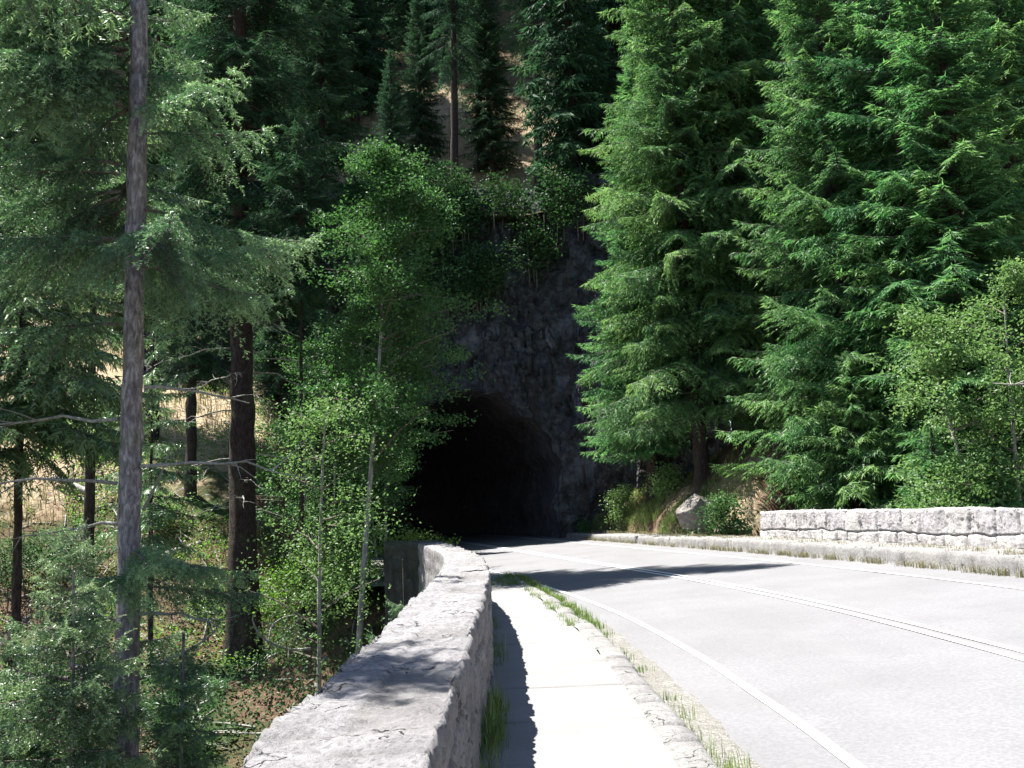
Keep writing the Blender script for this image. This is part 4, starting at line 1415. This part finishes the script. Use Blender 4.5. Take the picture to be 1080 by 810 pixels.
# logs, dead branches, rocks
def log(name, p0, p1, r0, r1, label, mat='dead_wood', cat='log', group='fallen logs in the forest'):
    p0, p1 = np.asarray(p0, float), np.asarray(p1, float)
    n = 22
    t = np.linspace(0, 1, n)
    pts = p0 + (p1 - p0) * t[:, None]
    pts[:, 2] += 0.05 * np.sin(t * 5)
    V, f = tube(pts - p0, r0 + (r1 - r0) * t, 10)
    V += 0.12 * r0 * np.stack([fbm(V, 6, 3, 151), fbm(V, 6, 3, 152), fbm(V, 6, 3, 153)], 1)
    i0 = len(V)
    V = np.concatenate([V, [pts[0] - p0], [pts[-1] - p0]])
    c0 = np.stack([np.arange(10), (np.arange(10) + 1) % 10, np.full(10, i0)], 1)
    c1 = np.stack([(n - 1) * 10 + np.arange(10), (n - 1) * 10 + (np.arange(10) + 1) % 10, np.full(10, i0 + 1)], 1)
    o = link(name, raw_mesh(name, V, [f, c0, c1], M[mat]), None, tuple(p0))
    return tag(o, label, cat, group)


def gp(px, Y, dz=0.1):
    x = float(at(px, 600, Y)[0])
    return np.array([x, Y, tz(x, Y) + dz])


log('fallen_log', gp(165, 33.5, .1), gp(212, 34.5, 0.15), 0.13, 0.10, 'bleached log lying on the slope left of the dark trunk')
log('fallen_log', gp(15, 25, .15), gp(92, 25.5, .15), 0.12, 0.09, 'grey log lying level at the left edge behind the small fir')
log('fallen_log', gp(55, 38, .3), gp(90, 37, 0.5), 0.14, 0.10, 'pale log on the sunny dry slope left of the grey trunk')
log('fallen_log', gp(165, 15.5, .5), gp(245, 17.0, 0.35), 0.09, 0.06, 'broken grey log in the ravine below the dark trunk')
log('fallen_log', gp(200, 16.0, .15), gp(232, 15.6, 0.5), 0.04, 0.03, 'thin broken stick leaning in the ravine beside the broken log')


def bare_branch(px0, py0, Y, pts_px, r, label, seed):
    P = np.array([at(a, b, Y + dy) for a, b, dy in pts_px])
    p0 = P[0].copy()
    acc = Acc()
    n = len(P)
    tt = np.linspace(0, n - 1, 5 * n)
    Q = np.stack([np.interp(tt, np.arange(n), P[:, c]) for c in range(3)], 1) - p0
    Q = np.stack([np.convolve(np.pad(Q[:, c], 2, mode='edge'), np.ones(5) / 5, 'valid') for c in range(3)], 1)
    acc.wood(*tube(Q, np.linspace(r, r * 0.3, len(Q)), 6))
    r_ = np.random.default_rng(seed)
    for k in range(4):
        j = r_.integers(3, len(Q) - 2)
        d = unit(r_.normal(0, 1, 3) + [0, 0, 0.4])
        l = r_.uniform(0.15, 0.45)
        acc.wood(*tube(np.stack([Q[j], Q[j] + d * l * .5 + r_.normal(0, .03, 3), Q[j] + d * l]), [r * .45, r * .3, r * .12], 4))
    o = link('dead_bough', raw_mesh('dead_bough', np.concatenate(acc.V), [np.concatenate(acc.T4)], M['dead_wood']), None, tuple(p0))
    tag(o, label, 'dead branch', 'bleached dead boughs')


bare_branch(0, 0, 17, [(330, 684, 0.4), (305, 686, 0.2), (283, 677, 0), (272, 668, -.2), (265, 652, -.3), (271, 644, -.4)], 0.030, 'bleached forked bough hooked on the thin birch-like stem', 1)
bare_branch(0, 0, 17.4, [(283, 677, 0), (286, 660, 0.1), (298, 651, .2), (313, 648, .3)], 0.020, 'short bleached bough curving up from the forked one', 2)
bare_branch(0, 0, 16, [(158, 705, 0), (185, 692, .3), (210, 680, .5), (232, 662, .7)], 0.035, 'mossy dead bough slanting up to the foot of the dark trunk', 3)
bare_branch(0, 0, 20, [(150, 540, 0), (163, 515, .2), (178, 480, .3), (186, 455, .4)], 0.035, 'white forked dead bough standing right of the grey trunk', 4)
bare_branch(0, 0, 16, [(70, 700, 0), (95, 708, 0), (120, 702, .1)], 0.05, 'thick pale dead bough under the small silvery fir', 5)
bare_branch(0, 0, 23, [(1100, 403, 0), (1070, 406, 0), (1045, 404, .2)], 0.035, 'bare dead bough sticking out of the pale broadleaf at the right edge', 6)


def boulder(p, r, label, seed, sq=(1, 1, .75)):
    n = 36
    th = np.linspace(0, PI, n)
    ph = np.linspace(0, 2 * PI, 2 * n, endpoint=False)
    TH, PH = np.meshgrid(th, ph, indexing='ij')
    V = np.stack([np.sin(TH) * np.cos(PH), np.sin(TH) * np.sin(PH), np.cos(TH)], -1).reshape(-1, 3)
    rb = np.random.default_rng(seed)
    pn = unit(rb.normal(0, 1, (15, 3)))
    pd_ = rb.uniform(0.72, 1.1, 15)
    dt = V @ pn.T
    d = np.min(np.where(dt > 0.15, pd_ / np.maximum(dt, 0.15), 1.6), 1)
    d = d + 0.10 * fbm(V, 2.2, 4, seed + 1) + 0.04 * fbm(V, 7.0, 3, seed + 2)
    V = V * d[:, None] * np.array(sq) * r
    f = grid_faces(n, 2 * n, True)
    o = link('boulder', raw_mesh('boulder', V, [flip(f)], M['boulder'], smooth=False), None, tuple(p))
    return tag(o, label, 'boulder', 'boulders of the right bank')


for px, py, Y, r, lab, sd in (
    (738, 543, 34.8, 0.72, 'pale slab of bare rock on the bank beside the rounded bush', 201),
):
    p = at(px, py, Y)
    boulder((p[0], Y, p[2]), r, lab, sd, (1.25, 0.9, 0.85))


# ------------------------------------------------------------------ grass and ground cover
def blades(P, rng, h, w, lean=0.45):
    n = len(P)
    az = rng.uniform(0, 2 * PI, n)
    d = np.stack([np.cos(az), np.sin(az), 0 * az], 1)
    s = np.stack([-np.sin(az), np.cos(az), 0 * az], 1)
    H = (h * rng.uniform(0.5, 1.3, n))[:, None]
    ln = (lean * rng.uniform(0.2, 1.2, n))[:, None]
    ww = w * rng.uniform(0.7, 1.2, n)[:, None]
    up = np.array([0, 0, 1.0])
    m_ = P + d * H * ln * 0.35 + up * H * 0.6
    tp = P + d * H * ln + up * H * 0.95
    V = np.stack([P - s * ww, P + s * ww, m_ + s * ww * 0.7, m_ - s * ww * 0.7], 1)
    V2 = np.stack([m_ - s * ww * 0.7, m_ + s * ww * 0.7, tp], 1)
    return V.reshape(-1, 3), V2.reshape(-1, 3)


def grass_obj(name, spots, rng, mat, label, cat='grass'):
    """spots: list of (points, height, blade width)"""
    acc = Acc()
    for P, h, w, ti in spots:
        a, b = blades(P, rng, h, w)
        n = len(P)
        t = np.clip(ti + rng.uniform(-.3, .3, n), 0, 1)
        acc.quads(a, np.repeat(t, 4))
        acc.tris(b, np.repeat(t, 3))
    return stuff(name, acc.mesh(name, [mat]), label, cat)


rng = np.random.default_rng(71)


def tufts(n, Yf, df, per, spread, zf):
    out = []
    for _ in range(n):
        Y = Yf()
        d = df(Y)
        x, y = road_pt(Y, d)
        c = np.array([float(x), float(y), zf(d, Y)])
        out.append(c + np.concatenate([rng.normal(0, spread, (per, 2)), np.zeros((per, 1))], 1))
    return np.concatenate(out)


# weeds in the joint between kerb and pavement
jd = lambda Y: float(kerb_d(Y)) + rng.choice([0.0, 0.3, 0.36], p=[.3, .4, .3]) + rng.normal(0, 0.03)
g1 = tufts(150, lambda: rng.uniform(14.5, 26), jd, 22, 0.05, lambda d, Y: -0.05)
g2 = tufts(14, lambda: rng.uniform(6.0, 9.0), lambda Y: float(kerb_d(Y)) + 0.34 + rng.normal(0, 0.04), 26, 0.05, lambda d, Y: -0.13)
g3 = tufts(16, lambda: rng.uniform(9.0, 14.5), jd, 12, 0.04, lambda d, Y: -0.06)
g4 = tufts(26, lambda: rng.uniform(22.5, 26.6), lambda Y: float(kerb_d(Y)) + rng.normal(0.05, 0.22), 34, 0.08, lambda d, Y: -0.04)
grass_obj('kerb_weeds', [(g1, 0.13, 0.004, .55), (g2, 0.15, 0.003, .75), (g3, 0.09, 0.004, .5), (g4, 0.14, 0.006, .6)], rng, M['grass'], 'green weeds growing along the joint between pavement and road')
# grass at the foot of the left parapet
P = []
for _ in range(150):
    Y = rng.choice([rng.normal(6.0, .35), rng.normal(7.6, .3), rng.normal(8.6, .2), rng.uniform(9, 20)], p=[.35, .3, .1, .25])
    c = np.array([np.interp(Y, Lpath[:, 1], Lpath[:, 0]) + 0.04 + abs(rng.normal(0, 0.03)), Y, -0.01])
    P.append(c + np.concatenate([rng.normal(0, 0.045, (15, 2)), np.zeros((15, 1))], 1))
rng.shuffle(P)
q_ = len(P) // 5
grass_obj('foot_grass', [(np.concatenate(P[:q_]), 0.20, 0.003, .3), (np.concatenate(P[q_:3 * q_]), 0.12, 0.003, .15), (np.concatenate(P[3 * q_:4 * q_]), 0.08, 0.004, .4),
                         (np.concatenate([p_[:4] for p_ in P[4 * q_:]]), 0.30, 0.0022, 1.0)], rng, M['grass'], 'tufts of green grass along the shaded foot of the long parapet')
# dry grass on and below the raised kerb
g5 = tufts(260, lambda: rng.uniform(13, 44), lambda Y: 6.36 + rng.normal(0, 0.03), 14, 0.06, lambda d, Y: float(road_z(6.4)) - 0.01)
g6 = tufts(240, lambda: rng.uniform(13, 44), lambda Y: rng.uniform(6.6, 7.5), 14, 0.08, lambda d, Y: float(road_z(6.4)) + 0.3)
grass_obj('dry_grass', [(g5, 0.15, 0.006, .5), (g6, 0.10, 0.006, .6)], rng, M['dry_grass'], 'dry grass tufts along the raised kerb below the low parapet')
# grassy bank right of the tunnel
n = 17000
yb = rng.uniform(32.5, 47.5, n)
db = 7.3 + np.abs(rng.normal(0, 1.0, n))
xb, yb2 = road_pt(yb, db)
okb = fbm(np.stack([xb, yb2, xb * 0], 1), 0.7, 3, 211) > -0.12
xb, yb2 = xb[okb], yb2[okb]
zb_ = terrain(xb[:, None], yb2[:, None])[:, 0]
grass_obj('bank_grass', [(np.stack([xb, yb2, zb_ - 0.03], 1), 0.22, 0.010, .75)], rng, M['grass'], 'light green grass over the bank right of the tunnel')
# ground cover of the left slope: leaves and ferns in patches
n = 120000
xs = rng.uniform(-19, -2.0, n)
ysr = rng.uniform(9, 47, n)
pat = fbm(np.stack([xs, ysr, xs * 0], 1), 0.35, 3, 221)
keepc = (dist_d(xs, ysr) < -3.1) & ((pat > -0.12) | ((ysr > 25) & (ysr < 36) & (xs > -9.5))) & (ysr < cliff_y(xs) - 0.3)
xs, ysr = xs[keepc], ysr[keepc]
zs = terrain(xs[:, None], ysr[:, None])[:, 0]
hh = np.abs(rng.normal(0, 0.22, len(xs)))
low = ysr < 29  # nearer cover gets the darker leaves, gully shade put into the colour
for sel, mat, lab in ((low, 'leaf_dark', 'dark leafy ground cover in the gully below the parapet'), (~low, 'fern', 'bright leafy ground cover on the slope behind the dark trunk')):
    acc = Acc()
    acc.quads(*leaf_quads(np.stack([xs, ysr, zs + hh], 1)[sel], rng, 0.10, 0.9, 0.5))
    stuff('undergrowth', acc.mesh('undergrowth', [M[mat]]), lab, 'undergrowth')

# fallen twigs and sticks on the ravine slope
n = 900
xs, ysr = rng.uniform(-17, -2.2, n), rng.uniform(9, 46, n)
k_ = (dist_d(xs, ysr) < -3.1) & (ysr < cliff_y(xs) - 0.5)
xs, ysr = xs[k_], ysr[k_]
zs = terrain(xs[:, None], ysr[:, None])[:, 0]
acc = Acc()
for x, y, z in zip(xs, ysr, zs):
    a, l = rng.uniform(0, 6.28), rng.uniform(0.3, 1.5)
    d = np.array([math.cos(a), math.sin(a), 0])
    p0, p1 = np.array([x, y, z]) - d * l / 2, np.array([x, y, z]) + d * l / 2
    p0[2], p1[2] = tz(p0[0], p0[1]) + 0.04, tz(p1[0], p1[1]) + 0.04 + 0.15 * rng.random()
    mdl = (p0 + p1) / 2 + rng.normal(0, 0.05, 3) + [0, 0, 0.05]
    acc.wood(*tube(np.stack([p0, mdl, p1]), [0.02 * l + 0.006, 0.014 * l + 0.006, 0.004], 4))
stuff('litter', raw_mesh('litter', np.concatenate(acc.V), [np.concatenate(acc.T4)], M['dead_wood']), 'fallen twigs and sticks scattered over the ravine slope', 'forest litter')
# dry grass of the hillside clearings
n = 26000
xs = np.concatenate([rng.uniform(-34, -7, n), rng.uniform(-12, 6, n // 2)])
ysr = np.concatenate([rng.uniform(32, 60, n), rng.uniform(52, 74, n // 2)])
k_ = (ysr > 53) | (ysr < cliff_y(xs) - 0.4) | (xs < -17)
k_ &= fbm(np.stack([xs, ysr, xs * 0], 1), 0.5, 3, 231) > -0.1
xs, ysr = xs[k_], ysr[k_]
zs = terrain(xs[:, None], ysr[:, None])[:, 0]
grass_obj('hillside_grass', [(np.stack([xs, ysr, zs - 0.03], 1), 0.5, 0.022, .55)], rng, M['dry_grass'], 'tall dry grass over the sunny clearings of the hillside')

# ------------------------------------------------------------------ light, camera
el, hx, hy = math.radians(65), -0.9, 0.436
w = bpy.data.worlds.new('World')
SC.world = w
w.use_nodes = True
nt = w.node_tree
nt.nodes.clear()
sky = nt.nodes.new('ShaderNodeTexSky')
sky.sky_type = 'NISHITA'
sky.sun_disc = False
sky.sun_elevation = el
sky.sun_rotation = math.atan2(hx, hy)
sky.altitude = 1200
bg = nt.nodes.new('ShaderNodeBackground')
bg.inputs['Strength'].default_value = 0.06
wo = nt.nodes.new('ShaderNodeOutputWorld')
nt.links.new(sky.outputs[0], bg.inputs[0])
nt.links.new(bg.outputs[0], wo.inputs[0])
sd = Vector((hx * math.cos(el), hy * math.cos(el), math.sin(el)))
sl = bpy.data.lights.new('sun', 'SUN')
sl.energy = 5.0
sl.angle = math.radians(0.5)
sl.color = (1.0, 0.965, 0.915)
so = bpy.data.objects.new('sun', sl)
C.objects.link(so)
so.rotation_euler = sd.to_track_quat('Z', 'Y').to_euler()
so.location = (-20, 20, 60)

cam = bpy.data.cameras.new('camera')
cam.sensor_width = 36
cam.lens = 36 * FPX / 1080
cam.clip_end = 1000
co = bpy.data.objects.new('camera', cam)
C.objects.link(co)
mw = Matrix.Identity(4)
for r in range(3):
    mw[r][0], mw[r][1], mw[r][2] = _R[r], _U[r], -_F[r]
mw[2][3] = HC
co.matrix_world = mw
SC.camera = co

SC.view_settings.view_transform = 'Standard'
SC.view_settings.look = 'None'
SC.view_settings.exposure = 2.0
SC.view_settings.gamma = 1
SC.view_settings.use_curve_mapping = False
SC.render.engine = 'CYCLES'
SC.cycles.max_bounces = 6
SC.cycles.diffuse_bounces = 3
SC.cycles.transmission_bounces = 3
SC.cycles.use_denoising = True
